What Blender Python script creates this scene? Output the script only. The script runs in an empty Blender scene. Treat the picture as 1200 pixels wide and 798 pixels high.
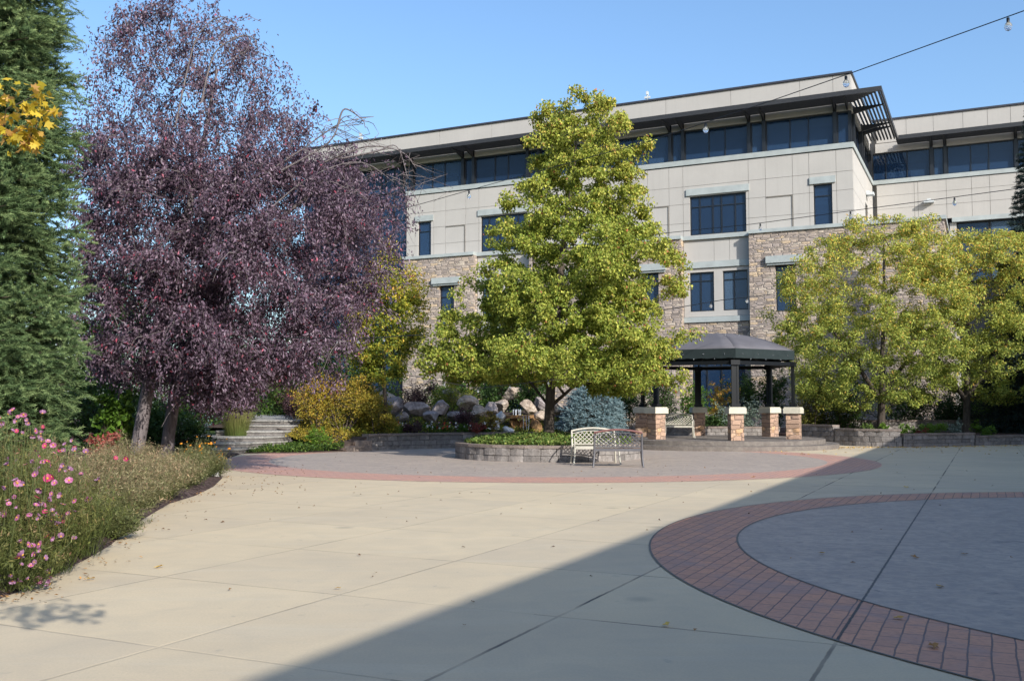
import bpy, math, random
import numpy as np
rs = np.random.RandomState(7)
random.seed(7)
R = math.radians
sc = bpy.context.scene
COL = sc.collection

# ------------------------------------------------------------------ camera calibration (photo pixels -> world)
F, CX, CY, HZ, EYE = 1150., 600., 399., 477., 1.4
PT = math.atan((HZ-CY)/F)
def ray(u, v):
    x = (u-CX)/F; y = -(v-CY)/F
    return np.array([x, math.cos(PT)-y*math.sin(PT), math.sin(PT)+y*math.cos(PT)])
def at(u, v, Y):
    d = ray(u, v); t = Y/d[1]
    return np.array([d[0]*t, Y, EYE+d[2]*t])
def gnd(u, v, z=0.):
    d = ray(u, v); t = (z-EYE)/d[2]
    return np.array([d[0]*t, d[1]*t, z])
ANG = R(25.75)                                   # the building grid is turned by this
PX = np.array([math.cos(ANG), -math.sin(ANG), 0]); QX = np.array([math.sin(ANG), math.cos(ANG), 0])

# ------------------------------------------------------------------ object helpers
def link(o, parent=None):
    COL.objects.link(o)
    if parent is not None: o.parent = parent
    return o
def props(o, label=None, cat=None, group=None, kind=None):
    if label: o['label'] = label
    if cat: o['category'] = cat
    if group: o['group'] = group
    if kind: o['kind'] = kind
    return o
def thing(name, label, cat, loc=(0,0,0), rz=0., group=None):
    o = bpy.data.objects.new(name, None); o.empty_display_size = .2
    o.location = tuple(loc); o.rotation_euler = (0,0,rz)
    return props(link(o), label, cat, group)
class MB:
    def __init__(s): s.v=[]; s.f=[]; s.sm=[]
    def add(s, vs, fs, smooth=False):
        n=len(s.v); s.v.extend([tuple(map(float,a)) for a in vs])
        for f in fs: s.f.append(tuple(i+n for i in f)); s.sm.append(smooth)
    def box(s, x0,x1,y0,y1,z0,z1):
        s.add([(x0,y0,z0),(x1,y0,z0),(x1,y1,z0),(x0,y1,z0),(x0,y0,z1),(x1,y0,z1),(x1,y1,z1),(x0,y1,z1)],
              [(0,3,2,1),(4,5,6,7),(0,1,5,4),(1,2,6,5),(2,3,7,6),(3,0,4,7)])
    def hexa(s, pts):      # 8 points, bottom 4 ccw, top 4 ccw
        s.add(pts, [(0,3,2,1),(4,5,6,7),(0,1,5,4),(1,2,6,5),(2,3,7,6),(3,0,4,7)])
    def obox(s, c, ax, sx, sy, z0, z1):   # box turned in plan; ax = angle
        ca,sa=math.cos(ax),math.sin(ax)
        q=[(-sx,-sy),(sx,-sy),(sx,sy),(-sx,sy)]
        P=[(c[0]+a*ca-b*sa, c[1]+a*sa+b*ca) for a,b in q]
        s.hexa([(x,y,z0) for x,y in P]+[(x,y,z1) for x,y in P])
    def prism(s, poly, z0, z1, smooth=False):
        n=len(poly)
        zs0 = z0 if hasattr(z0,'__len__') else [z0]*n
        zs1 = z1 if hasattr(z1,'__len__') else [z1]*n
        s.add([(p[0],p[1],zs0[i]) for i,p in enumerate(poly)]+[(p[0],p[1],zs1[i]) for i,p in enumerate(poly)],
              [tuple(range(n))[::-1], tuple(range(n,2*n))]+[(i,(i+1)%n,n+(i+1)%n,n+i) for i in range(n)])
    def tube(s, pts, r, sides=6, smooth=True, cap=True):
        pts=[np.array(p,float) for p in pts]; n=len(pts)
        rr = r if hasattr(r,'__len__') else [r]*n
        vs=[]; prev=None
        for i in range(n):
            d = pts[min(i+1,n-1)]-pts[max(i-1,0)]; d/= (np.linalg.norm(d)+1e-9)
            if prev is None:
                a=np.cross(d,[0,0,1.]); 
                if np.linalg.norm(a)<.1: a=np.cross(d,[1.,0,0])
            else: a=prev-d*np.dot(prev,d)
            a/= (np.linalg.norm(a)+1e-9); prev=a; b=np.cross(d,a)
            for k in range(sides):
                t=2*math.pi*k/sides; vs.append(pts[i]+rr[i]*(math.cos(t)*a+math.sin(t)*b))
        fs=[]
        for i in range(n-1):
            for k in range(sides):
                k2=(k+1)%sides; fs.append((i*sides+k,i*sides+k2,(i+1)*sides+k2,(i+1)*sides+k))
        s.add(vs,fs,smooth)
        if cap and sides>2:
            s.add(vs[:sides],[tuple(range(sides))[::-1]]); s.add(vs[-sides:],[tuple(range(sides))])
    def lathe(s, c, prof, sides=16, smooth=True):
        vs=[]; m=len(prof)
        for r,z in prof:
            for k in range(sides):
                t=2*math.pi*k/sides; vs.append((c[0]+r*math.cos(t),c[1]+r*math.sin(t),c[2]+z))
        fs=[]
        for i in range(m-1):
            for k in range(sides):
                k2=(k+1)%sides; fs.append((i*sides+k,i*sides+k2,(i+1)*sides+k2,(i+1)*sides+k))
        s.add(vs,fs,smooth)
    def build(s, name, mat, parent=None, off=None):
        me=bpy.data.meshes.new(name)
        v=s.v if off is None else [(a-off[0],b-off[1],c-off[2]) for a,b,c in s.v]
        me.from_pydata(v,[],s.f); me.polygons.foreach_set('use_smooth',s.sm)
        if mat: me.materials.append(mat)
        me.update()
        return link(bpy.data.objects.new(name,me),parent)
def np_mesh(name, V, tri, mat, parent=None, tint=None, quads=None):
    me=bpy.data.meshes.new(name)
    V=np.ascontiguousarray(V,dtype=np.float32); T=np.ascontiguousarray(tri,dtype=np.int32)
    k=T.shape[1]; nf=len(T)
    me.vertices.add(len(V)); me.vertices.foreach_set('co',V.ravel())
    me.loops.add(nf*k); me.loops.foreach_set('vertex_index',T.ravel())
    me.polygons.add(nf); me.polygons.foreach_set('loop_start',np.arange(nf,dtype=np.int32)*k)
    try: me.polygons.foreach_set('loop_total',np.full(nf,k,dtype=np.int32))
    except Exception: pass
    if tint is not None:
        a=me.attributes.new('tint','FLOAT','POINT'); a.data.foreach_set('value',np.ascontiguousarray(tint,dtype=np.float32))
    me.materials.append(mat); me.update(calc_edges=True); me.validate()
    return link(bpy.data.objects.new(name,me),parent)
def unit(a): return a/(np.linalg.norm(a,axis=-1,keepdims=True)+1e-9)

# ------------------------------------------------------------------ materials
class NT:
    def __init__(s,name,rough=.7,spec=.3):
        s.m=bpy.data.materials.new(name); s.m.use_nodes=True
        s.t=s.m.node_tree; s.n=s.t.nodes; s.b=s.n['Principled BSDF']; s.out=s.n['Material Output']
        s.b.inputs['Roughness'].default_value=rough
        s.b.inputs['Specular IOR Level'].default_value=spec
    def new(s,t,**k):
        n=s.n.new(t)
        for a,v in k.items(): setattr(n,a,v)
        return n
    def L(s,a,b): s.t.links.new(a,b)
    def coord(s,rot=0.,scale=(1,1,1)):
        tc=s.new('ShaderNodeTexCoord'); mp=s.new('ShaderNodeMapping')
        mp.inputs['Rotation'].default_value=(0,0,rot); mp.inputs['Scale'].default_value=scale
        s.L(tc.outputs['Object'],mp.inputs['Vector']); return mp.outputs['Vector']
    def noise(s,vec,scale,detail=4,rough=.6,dist=0.):
        n=s.new('ShaderNodeTexNoise'); n.inputs['Scale'].default_value=scale; n.inputs['Detail'].default_value=detail
        n.inputs['Roughness'].default_value=rough; n.inputs['Distortion'].default_value=dist
        if vec is not None: s.L(vec,n.inputs['Vector'])
        return n.outputs['Fac']
    def ramp(s,fac,stops,interp='LINEAR'):
        r=s.new('ShaderNodeValToRGB'); cr=r.color_ramp; cr.interpolation=interp
        while len(cr.elements)<len(stops): cr.elements.new(.5)
        for e,(p,c) in zip(cr.elements,stops):
            e.position=p; e.color=tuple(c)+(1,) if hasattr(c,'__len__') else (c,c,c,1)
        s.L(fac,r.inputs['Fac']); return r.outputs['Color']
    def mix(s,fac,a,b,mode='MIX'):
        m=s.new('ShaderNodeMix',data_type='RGBA',blend_type=mode)
        for sock,val in ((m.inputs['Factor'],fac),(m.inputs['A'],a),(m.inputs['B'],b)):
            if hasattr(val,'links') or hasattr(val,'is_linked'): s.L(val,sock)
            elif hasattr(val,'__len__'): sock.default_value=tuple(val)+(1,)
            else: sock.default_value=val if sock.name=='Factor' else (val,val,val,1)
        # index-based sockets: RGBA A/B live at 6,7
        return m.outputs['Result']
    def mixc(s,fac,a,b,mode='MIX'):
        m=s.new('ShaderNodeMix',data_type='RGBA',blend_type=mode)
        for i,val in ((0,fac),(6,a),(7,b)):
            sock=m.inputs[i]
            if hasattr(val,'is_linked'): s.L(val,sock)
            elif hasattr(val,'__len__'): sock.default_value=tuple(val)+(1,)
            else: sock.default_value=val if i==0 else (val,val,val,1)
        return m.outputs[2]
    def math(s,op,a,b=None,c=None,clamp=False):
        m=s.new('ShaderNodeMath',operation=op,use_clamp=clamp)
        for i,v in enumerate((a,b,c)):
            if v is None: continue
            if hasattr(v,'is_linked'): s.L(v,m.inputs[i])
            else: m.inputs[i].default_value=v
        return m.outputs[0]
    def bump(s,h,strength=.3,dist=.02):
        b=s.new('ShaderNodeBump'); b.inputs['Strength'].default_value=strength; b.inputs['Distance'].default_value=dist
        s.L(h,b.inputs['Height']); s.L(b.outputs['Normal'],s.b.inputs['Normal'])
    def col(s,c): s.L(c,s.b.inputs['Base Color'])

def plain(name,c,rough=.6,spec=.3,metal=0.,var=.12,vs=6.,bump=0.):
    t=NT(name,rough,spec); v=t.coord(); n=t.noise(v,vs,5)
    lo=[x*(1-var) for x in c]; hi=[min(1,x*(1+var)) for x in c]
    t.col(t.ramp(n,[(.3,lo),(.7,hi)])); t.b.inputs['Metallic'].default_value=metal
    if bump: t.bump(t.noise(v,vs*8,3),bump,.01)
    return t.m
def foliage(name,stops,trans=.35,rough=.55,var=.25,spec=.25):
    t=NT(name,rough,spec)
    a=t.new('ShaderNodeAttribute',attribute_name='tint')
    c=t.ramp(a.outputs['Fac'],stops)
    g=t.new('ShaderNodeNewGeometry')
    hs=t.new('ShaderNodeHueSaturation'); 
    mr=t.new('ShaderNodeMapRange'); mr.inputs['To Min'].default_value=1-var; mr.inputs['To Max'].default_value=1+var
    t.L(g.outputs['Random Per Island'],mr.inputs['Value']); t.L(mr.outputs[0],hs.inputs['Value'])
    t.L(c,hs.inputs['Color']); t.col(hs.outputs['Color'])
    tr=t.new('ShaderNodeBsdfTranslucent'); t.L(hs.outputs['Color'],tr.inputs['Color'])
    mx=t.new('ShaderNodeMixShader'); mx.inputs[0].default_value=trans
    t.L(t.b.outputs[0],mx.inputs[1]); t.L(tr.outputs[0],mx.inputs[2]); t.L(mx.outputs[0],t.out.inputs['Surface'])
    return t.m

JP, JQ = -.85, 4.38      # joint offsets along PX / QX
PITCH = 1.78
def joint_mask(t, vec, w=.012, only_a=False):
    """thin saw-cut joints on a turned grid (object coordinates = world metres)"""
    sp=t.new('ShaderNodeSeparateXYZ'); t.L(vec,sp.inputs[0])
    wob=t.math('MULTIPLY',t.math('SUBTRACT',t.noise(t.coord(),9.,2),.5),.014)
    def line(c,off,pitch):
        a=t.math('ADD',t.math('ADD',c,wob),-off)
        if pitch: a=t.math('WRAP',a,pitch*.5,-pitch*.5)
        return t.math('ABSOLUTE',a)
    if only_a: d=line(sp.outputs['X'],JP,0)
    else: d=t.math('MINIMUM',line(sp.outputs['X'],JP,PITCH),line(sp.outputs['Y'],JQ,PITCH))
    mr=t.new('ShaderNodeMapRange',interpolation_type='SMOOTHSTEP'); t.L(d,mr.inputs['Value'])
    mr.inputs['From Min'].default_value=w*.45; mr.inputs['From Max'].default_value=w
    mr.inputs['To Min'].default_value=1; mr.inputs['To Max'].default_value=0
    return mr.outputs[0]
def concrete():
    t=NT('plaza concrete',.78,.25); v=t.coord()
    big=t.noise(v,.35,3,.55); mid=t.noise(v,2.2,5,.65,.6); fine=t.noise(v,60,3,.6)
    c=t.ramp(big,[(.3,(.535,.435,.298)),(.7,(.615,.50,.337))])
    c=t.mixc(t.ramp(mid,[(.4,0.),(.72,.45)]),c,(.44,.375,.28))
    cell=t.new('ShaderNodeVectorMath',operation='FLOOR'); cs=t.new('ShaderNodeVectorMath',operation='MULTIPLY_ADD'); t.L(t.coord(ANG),cs.inputs[0]); cs.inputs[1].default_value=(1/PITCH,1/PITCH,0); cs.inputs[2].default_value=(-JP/PITCH,-JQ/PITCH,0)
    t.L(cs.outputs[0],cell.inputs[0]); wn=t.new('ShaderNodeTexWhiteNoise'); t.L(cell.outputs[0],wn.inputs['Vector'])
    c=t.mixc(1.,c,t.ramp(wn.outputs['Value'],[(0.,(.93,.93,.945)),(1.,(1.04,1.03,1.0))]),'MULTIPLY')
    foot=t.noise(t.coord(.5,(1.,1.,1)),5.5,3,.6,.4); c=t.mixc(t.ramp(foot,[(.68,0.),(.76,.35)]),c,(.27,.245,.21))
    streak=t.noise(t.coord(ANG,(.35,3.,1)),1.2,4,.6)
    c=t.mixc(t.ramp(streak,[(.52,0.),(.8,.25)]),c,(.60,.55,.43))
    spots=t.new('ShaderNodeTexVoronoi',feature='F1'); spots.inputs['Scale'].default_value=.8; t.L(v,spots.inputs['Vector'])
    c=t.mixc(t.ramp(spots.outputs['Distance'],[(.03,.42),(.11,0.)]),c,(.20,.18,.15))
    c=t.mixc(t.ramp(fine,[(.35,.18),(.6,0.)]),c,(.30,.27,.21))
    j=joint_mask(t,t.coord(ANG),.016)
    fade=t.ramp(t.noise(v,.8,2),[(.38,.12),(.62,1.)])
    sp=t.new('ShaderNodeSeparateXYZ'); t.L(t.coord(ANG),sp.inputs[0])
    near=t.math('LESS_THAN',t.math('ABSOLUTE',t.math('ADD',sp.outputs['X'],-(JP-PITCH*.5))),PITCH*.6)
    fade=t.math('MULTIPLY',fade,t.math('ADD',t.math('MULTIPLY',near,.55),.42),None,True)
    j2=t.math('MULTIPLY',j,fade)
    c=t.mixc(j2,c,(.10,.085,.07)); t.col(c)
    t.bump(t.math('SUBTRACT',t.math('MULTIPLY',fine,.25),j),.35,.01)
    return t.m
def slate():
    t=NT('grey stamped concrete',.62,.35); v=t.coord()
    n=t.noise(v,1.4,6,.7,1.2); f=t.noise(v,9,5,.65,.8)
    c=t.ramp(n,[(.3,(.335,.27,.22)),(.55,(.42,.335,.27)),(.75,(.48,.385,.30))])
    c=t.mixc(t.ramp(f,[(.40,.5),(.58,0.)]),c,(.22,.20,.19))
    s=t.noise(t.coord(.3,(1,5,1)),2.5,5,.7,.5)
    c=t.mixc(t.ramp(s,[(.6,0.),(.75,.35)]),c,(.19,.19,.21))
    j=joint_mask(t,t.coord(ANG),.012,True)
    cr=t.ramp(t.noise(t.coord(.9,(1.2,4,1)),1.6,6,.75,1.5),[(.60,0.),(.66,.8)])
    c=t.mixc(cr,c,(.13,.125,.125))
    c=t.mixc(j,c,(.07,.07,.07)); t.col(c)
    t.bump(t.math('SUBTRACT',t.math('ADD',t.math('MULTIPLY',f,.7),t.math('MULTIPLY',s,.5)),j),.45,.015)
    return t.m
def stamped_brick(name,pinkish=0.):
    t=NT(name,.6,.35); v=t.coord(ANG+math.pi/2)
    dv=t.new('ShaderNodeVectorMath',operation='ADD'); 
    nz=t.new('ShaderNodeTexNoise'); nz.inputs['Scale'].default_value=3.5; t.L(v,nz.inputs['Vector'])
    sc_=t.new('ShaderNodeVectorMath',operation='SCALE'); sc_.inputs['Scale'].default_value=.022
    t.L(nz.outputs['Color'],sc_.inputs[0]); t.L(v,dv.inputs[0]); t.L(sc_.outputs[0],dv.inputs[1])
    b=t.new('ShaderNodeTexBrick',offset=.5,squash=1.); t.L(dv.outputs[0],b.inputs['Vector'])
    b.inputs['Scale'].default_value=1.; b.inputs['Brick Width'].default_value=.27; b.inputs['Row Height'].default_value=.125
    b.inputs['Mortar Size'].default_value=.0065; b.inputs['Mortar Smooth'].default_value=.4; b.inputs['Bias'].default_value=0.
    p=pinkish
    b.inputs['Color1'].default_value=(.58-.02*p,.28+.05*p,.17+.085*p,1); b.inputs['Color2'].default_value=(.47+.06*p,.24+.08*p,.16+.095*p,1)
    b.inputs['Mortar'].default_value=(.15+.2*p,.10+.13*p,.09+.12*p,1)
    n=t.noise(t.coord(),1.6,5,.65,.8)
    c=t.mixc(t.ramp(n,[(.47,0.),(.68,.55*(1-.6*p))]),b.outputs['Color'],(.25+.2*p,.20+.15*p,.20+.12*p))
    f=t.noise(t.coord(),22,4,.7)
    c=t.mixc(t.ramp(f,[(.35,.3),(.55,0.)]),c,(.15+.15*p,.09+.12*p,.085+.12*p))
    j=joint_mask(t,t.coord(ANG),.013,True)
    c=t.mixc(j,c,(.05,.045,.045)); t.col(c)
    h=t.math('SUBTRACT',t.math('MULTIPLY',f,.35),t.math('ADD',b.outputs['Fac'],j))
    t.bump(h,.5,.012); return t.m
def ledge_stone(name,sx=2.2,sz=7.5,bright=1.45,warm=(1.,.95,.87)):
    t=NT(name,.85,.2)
    tc=t.new('ShaderNodeTexCoord'); sp=t.new('ShaderNodeSeparateXYZ'); t.L(tc.outputs['Object'],sp.inputs[0])
    cb=t.new('ShaderNodeCombineXYZ')
    t.L(t.math('MULTIPLY',t.math('ADD',sp.outputs['X'],sp.outputs['Y']),sx),cb.inputs['X'])
    t.L(t.math('MULTIPLY',sp.outputs['Z'],sz),cb.inputs['Y'])
    def vor(feature):
        w=t.new('ShaderNodeTexVoronoi',feature=feature,distance='CHEBYCHEV' if feature=='F1' else 'EUCLIDEAN')
        w.inputs['Scale'].default_value=1.; w.inputs['Randomness'].default_value=.75; t.L(cb.outputs[0],w.inputs['Vector']); return w
    v1=vor('F1'); f2=t.new('ShaderNodeTexVoronoi',feature='F2',distance='CHEBYCHEV'); f2.inputs['Scale'].default_value=1.; f2.inputs['Randomness'].default_value=.75
    t.L(cb.outputs[0],f2.inputs['Vector'])
    edge=t.math('SUBTRACT',f2.outputs['Distance'],v1.outputs['Distance'])
    s3=t.new('ShaderNodeSeparateColor'); t.L(v1.outputs['Color'],s3.inputs[0])
    B=bright
    c=t.ramp(s3.outputs[0],[(0.,(.17*B,.145*B,.14*B)),(.25,(.25*B,.215*B,.205*B)),(.45,(.32*B,.27*B,.235*B)),(.6,(.21*B,.185*B,.19*B)),(.78,(.39*B,.30*B,.20*B)),(.9,(.36*B,.32*B,.28*B)),(1.,(.44*B,.40*B,.34*B))],'CONSTANT')
    n=t.noise(tc.outputs['Object'],9,5,.7)
    c=t.mixc(t.ramp(n,[(.35,.45),(.65,0.)]),c,(.15*B,.125*B,.12*B))
    c=t.mixc(.28,c,(.30*B,.26*B,.225*B))
    c=t.mixc(1.,c,warm,'MULTIPLY')
    m=t.ramp(edge,[(.03,1.),(.10,0.)])
    c=t.mixc(t.math('MULTIPLY',m,.45),c,(.09,.08,.075)); t.col(c)
    t.bump(t.math('ADD',t.math('MULTIPLY',n,.5),t.ramp(edge,[(.02,0.),(.18,1.)])),.7,.04)
    return t.m
def panel_mat(name,c):
    t=NT(name,.85,.2); tc=t.new('ShaderNodeTexCoord'); v=tc.outputs['Object']
    n=t.noise(v,.5,4,.6); f=t.noise(v,14,3)
    st=t.noise(t.coord(0,(3.,3.,.18)),1.5,4,.65)
    col=t.ramp(n,[(.3,[x*.94 for x in c]),(.7,[x*1.05 for x in c])])
    col=t.mixc(t.ramp(st,[(.5,0.),(.8,.22)]),col,[x*.72 for x in c])
    col=t.mixc(t.ramp(f,[(.4,.1),(.6,0.)]),col,[x*.8 for x in c])
    t.col(col); t.bump(f,.1,.01); return t.m
def glass_mat():
    t=NT('tinted window glass',.02,.55)
    g=t.new('ShaderNodeNewGeometry'); oi=t.new('ShaderNodeObjectInfo')
    c=t.ramp(oi.outputs['Random'],[(0.,(.012,.028,.065)),(.55,(.024,.054,.115)),(.85,(.042,.084,.16)),(1.,(.08,.13,.20))])
    t.col(c); t.b.inputs['IOR'].default_value=1.55
    n=t.noise(t.coord(),.55,3); t.bump(n,.16,.08)
    tr=t.new('ShaderNodeBsdfTransparent'); tr.inputs['Color'].default_value=(.55,.65,.75,1); mx=t.new('ShaderNodeMixShader'); mx.inputs[0].default_value=.40
    t.L(t.b.outputs[0],mx.inputs[1]); t.L(tr.outputs[0],mx.inputs[2]); t.L(mx.outputs[0],t.out.inputs['Surface'])
    return t.m
def bark(name,c,hi,sc_=14):
    t=NT(name,.9,.15); v=t.coord(0,(1,1,.25)); n=t.noise(v,sc_,6,.7,.8)
    t.col(t.ramp(n,[(.3,c),(.65,hi)])); t.bump(n,.8,.03); return t.m
def rock_mat(name,a,b,c3,ws=2.):
    t=NT(name,.85,.2); v=t.coord(); n=t.noise(v,ws,6,.65,.6); f=t.noise(v,ws*6,5,.7)
    c=t.ramp(n,[(.3,a),(.52,b),(.72,c3)])
    c=t.mixc(t.ramp(f,[(.36,.5),(.56,0.)]),c,[x*.5 for x in a]); t.col(c)
    t.bump(t.math('ADD',n,t.math('MULTIPLY',f,.5)),.7,.06); return t.m
def block_mat(name,a,b,dark):
    t=NT(name,.9,.15); v=t.coord(); g=t.new('ShaderNodeNewGeometry')
    c=t.ramp(g.outputs['Random Per Island'],[(0.,a),(1.,b)])
    n=t.noise(v,7,6,.7); c=t.mixc(t.ramp(n,[(.38,.55),(.62,0.)]),c,dark)
    st=t.noise(t.coord(0,(2.5,2.5,.3)),1.3,4,.6); c=t.mixc(t.ramp(st,[(.45,0.),(.7,.45)]),c,dark)
    t.col(c); t.bump(t.noise(v,16,6,.75),.9,.04); return t.m
def mulch_mat():
    t=NT('bark mulch',.95,.1); v=t.coord(); w=t.new('ShaderNodeTexVoronoi'); w.inputs['Scale'].default_value=26; t.L(v,w.inputs['Vector'])
    s3=t.new('ShaderNodeSeparateColor'); t.L(w.outputs['Color'],s3.inputs[0])
    t.col(t.ramp(s3.outputs[0],[(0.,(.03,.022,.02)),(.5,(.075,.05,.045)),(1.,(.14,.10,.09))])); t.bump(s3.outputs[1],1.,.03); return t.m

M={}
M['concrete']=concrete(); M['slate']=slate(); M['brick']=stamped_brick('red stamped brick paving'); M['brick_pale']=stamped_brick('pale red stamped paving',.55)
M['stone']=ledge_stone('ledge stone facing'); M['pierstone']=ledge_stone('brown pier stone',3.4,7.,1.5,(1.12,.86,.66))
M['panel']=panel_mat('beige precast panel',(.405,.381,.352)); M['joint']=plain('dark sealant joint',(.16,.145,.125),.9)
M['ledge']=plain('pale green grey coping',(.33,.355,.345),.5,.4,0,.12,2.)
M['glass']=glass_mat(); M['interior']=plain('painted dark of unlit rooms',(.015,.018,.024),.9,.1); M['blind']=plain('pale window blind',(.42,.44,.45),.8,.2); M['frame']=plain('dark bronze window frame',(.012,.014,.018),.4,.5)
M['dark']=plain('charcoal painted steel',(.030,.030,.032),.5,.4); M['cap']=plain('dark roof edge metal',(.035,.035,.045),.4,.5)
M['black']=plain('black painted steel',(.007,.008,.009),.4,.3)
M['lampmetal']=plain('pale grey metal',(.5,.52,.52),.4,.5)
M['canopy']=plain('charcoal canvas',(.11,.104,.112),.85,.15,0,.12,1.5,.2); M['valance']=plain('dark green canvas',(.018,.026,.026),.8,.2)
M['capstone']=plain('cream cast stone cap',(.52,.48,.38),.8,.2,0,.1,5.,.15)
M['block']=block_mat('split face block',(.20,.18,.165),(.37,.33,.30),(.12,.105,.095)); M['riser']=block_mat('shade-darkened step riser',(.20,.18,.165),(.24,.215,.195),(.10,.09,.085)); M['patio']=block_mat('patio step concrete',(.22,.19,.165),(.24,.21,.18),(.12,.10,.09)); M['blockcap']=block_mat('brown cap block',(.24,.19,.16),(.31,.25,.21),(.13,.105,.09))
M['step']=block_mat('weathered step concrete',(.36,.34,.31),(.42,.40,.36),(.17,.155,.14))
M['mulch']=mulch_mat(); M['soil']=plain('garden soil',(.07,.05,.04),.95,.1,0,.4,4.,.6)
M['lawn']=plain('short grass',(.06,.09,.025),.9,.1,0,.35,3.,.6)
M['bark_dark']=bark('dark furrowed bark',(.035,.028,.022),(.10,.08,.065)); M['bark_grey']=bark('smooth grey bark',(.12,.11,.105),(.27,.25,.235),7)
M['twig']=bark('grey twig bark',(.09,.075,.075),(.20,.17,.17)); M['bark_brown']=bark('brown bark',(.06,.045,.035),(.15,.115,.09))
M['rock_purple']=rock_mat('purple grey boulder',(.20,.17,.165),(.33,.285,.28),(.46,.41,.39)); M['rock_tan']=rock_mat('tan boulder',(.26,.19,.14),(.42,.34,.27),(.55,.48,.40))
M['rock_rust']=rock_mat('rust stained boulder',(.11,.06,.03),(.25,.14,.06),(.42,.28,.14)); M['rock_white']=rock_mat('white quartz boulder',(.5,.47,.44),(.68,.66,.63),(.8,.79,.77))
M['cream']=plain('cream painted cast iron',(.42,.39,.32),.45,.4); M['bronze']=plain('weathered grey cast iron',(.10,.095,.10),.45,.5); M['woodred']=plain('red brown slat wood',(.17,.075,.065),.5,.4,0,.25,8.)
M['woodtan']=plain('weathered seat wood',(.24,.15,.115),.6,.3,0,.25,8.)
def glow_glass():
    t=NT('clear bulb glass',.05,.6); t.col(t.ramp(t.noise(t.coord(),3),[(.3,(.7,.72,.74)),(.7,(.8,.82,.84))])); t.b.inputs['Transmission Weight'].default_value=.85; t.b.inputs['IOR'].default_value=1.2; return t.m
M['bulb']=glow_glass()
# foliage palettes  (tint 0..1)
M['pear']=foliage('pear leaves',[(0.,(.12,.19,.025)),(.4,(.27,.31,.05)),(.7,(.49,.48,.09)),(.88,(.56,.43,.10)),(1.,(.48,.17,.08))],.40)
M['plum']=foliage('purple leaves',[(0.,(.060,.037,.054)),(.5,(.120,.078,.108)),(.85,(.21,.145,.19)),(.95,(.24,.08,.11)),(1.,(.34,.07,.11))],.25,.45,.35,.4)
M['ash']=foliage('yellowing leaves',[(0.,(.11,.17,.035)),(.35,(.25,.30,.06)),(.68,(.45,.48,.10)),(.9,(.68,.58,.11)),(1.,(.65,.38,.09))],.45)
M['crab']=foliage('gold green leaves',[(0.,(.08,.13,.022)),(.4,(.24,.27,.035)),(.75,(.50,.41,.05)),(1.,(.56,.29,.06))],.38)
M['maple']=foliage('yellow maple leaves',[(0.,(.40,.33,.03)),(.6,(.66,.46,.05)),(1.,(.62,.34,.12))],.45,.5,.2)
M['needle']=foliage('spruce needles',[(0.,(.028,.054,.022)),(.5,(.095,.145,.058)),(1.,(.21,.27,.11))],.12,.6,.25,.1)
M['bluen']=foliage('blue spruce needles',[(0.,(.06,.10,.11)),(.6,(.18,.27,.29)),(1.,(.36,.47,.48))],.12,.5,.2)
M['darkn']=foliage('dark conifer needles',[(0.,(.012,.024,.020)),(1.,(.03,.052,.042))],.1)
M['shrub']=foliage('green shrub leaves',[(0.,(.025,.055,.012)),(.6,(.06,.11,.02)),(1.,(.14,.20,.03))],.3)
M['lime']=foliage('bright green shrub leaves',[(0.,(.06,.13,.015)),(.6,(.14,.24,.03)),(1.,(.26,.34,.05))],.4)
M['gold']=foliage('gold shrub leaves',[(0.,(.11,.13,.02)),(.4,(.30,.25,.035)),(.75,(.48,.30,.045)),(1.,(.46,.18,.06))],.35)
M['burg']=foliage('burgundy shrub leaves',[(0.,(.030,.016,.020)),(.6,(.085,.045,.050)),(1.,(.17,.07,.065))],.25)
M['redleaf']=foliage('red autumn leaves',[(0.,(.10,.10,.02)),(.5,(.26,.07,.05)),(1.,(.38,.09,.08))],.35)
M['silver']=foliage('silver leaves',[(0.,(.10,.14,.10)),(1.,(.28,.33,.27))],.2)
M['cover']=foliage('ground cover leaves',[(0.,(.07,.13,.025)),(.6,(.16,.23,.05)),(.9,(.26,.30,.08)),(1.,(.34,.28,.09))],.3)
M['cosmosf']=foliage('feathery foliage',[(0.,(.045,.065,.018)),(.5,(.115,.135,.035)),(.85,(.23,.21,.07)),(1.,(.25,.14,.08))],.35)
M['tanplant']=foliage('dry feathery stems',[(0.,(.075,.10,.03)),(.35,(.16,.17,.065)),(.7,(.32,.27,.15)),(1.,(.40,.24,.15))],.3)
M['strawgrass']=foliage('straw grass',[(0.,(.07,.13,.025)),(.45,(.22,.22,.07)),(1.,(.50,.40,.22))],.35)
M['stem']=plain('green stem',(.10,.12,.04),.6)
def petal(name,a,b): return foliage(name,[(0.,a),(1.,b)],.3,.5,.15)
M['pink']=petal('pink petals',(.40,.10,.23),(.55,.24,.38)); M['magenta']=petal('deep pink petals',(.38,.03,.10),(.50,.08,.19))
M['mauve']=petal('mauve petals',(.28,.12,.22),(.42,.24,.36)); M['yellowdisc']=plain('yellow flower eye',(.55,.30,.03),.8)
M['orangep']=petal('orange petals',(.55,.17,.02),(.65,.30,.04)); M['whitep']=petal('white petals',(.7,.7,.66),(.8,.8,.78)); M['redp']=petal('red petals',(.5,.03,.03),(.6,.08,.06))
M['litter']=foliage('fallen leaf',[(0.,(.11,.06,.03)),(.5,(.40,.21,.07)),(1.,(.64,.42,.09))],.1,.7)
def water_mat():
    t=NT('falling water',.12,.5); n=t.noise(t.coord(0,(9,9,1.2)),2.,4); t.col(t.ramp(n,[(.35,(.35,.38,.40)),(.6,(.8,.82,.84))])); t.b.inputs['Transmission Weight'].default_value=.35; t.b.inputs['IOR'].default_value=1.2; t.bump(n,.4,.03); return t.m
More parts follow.
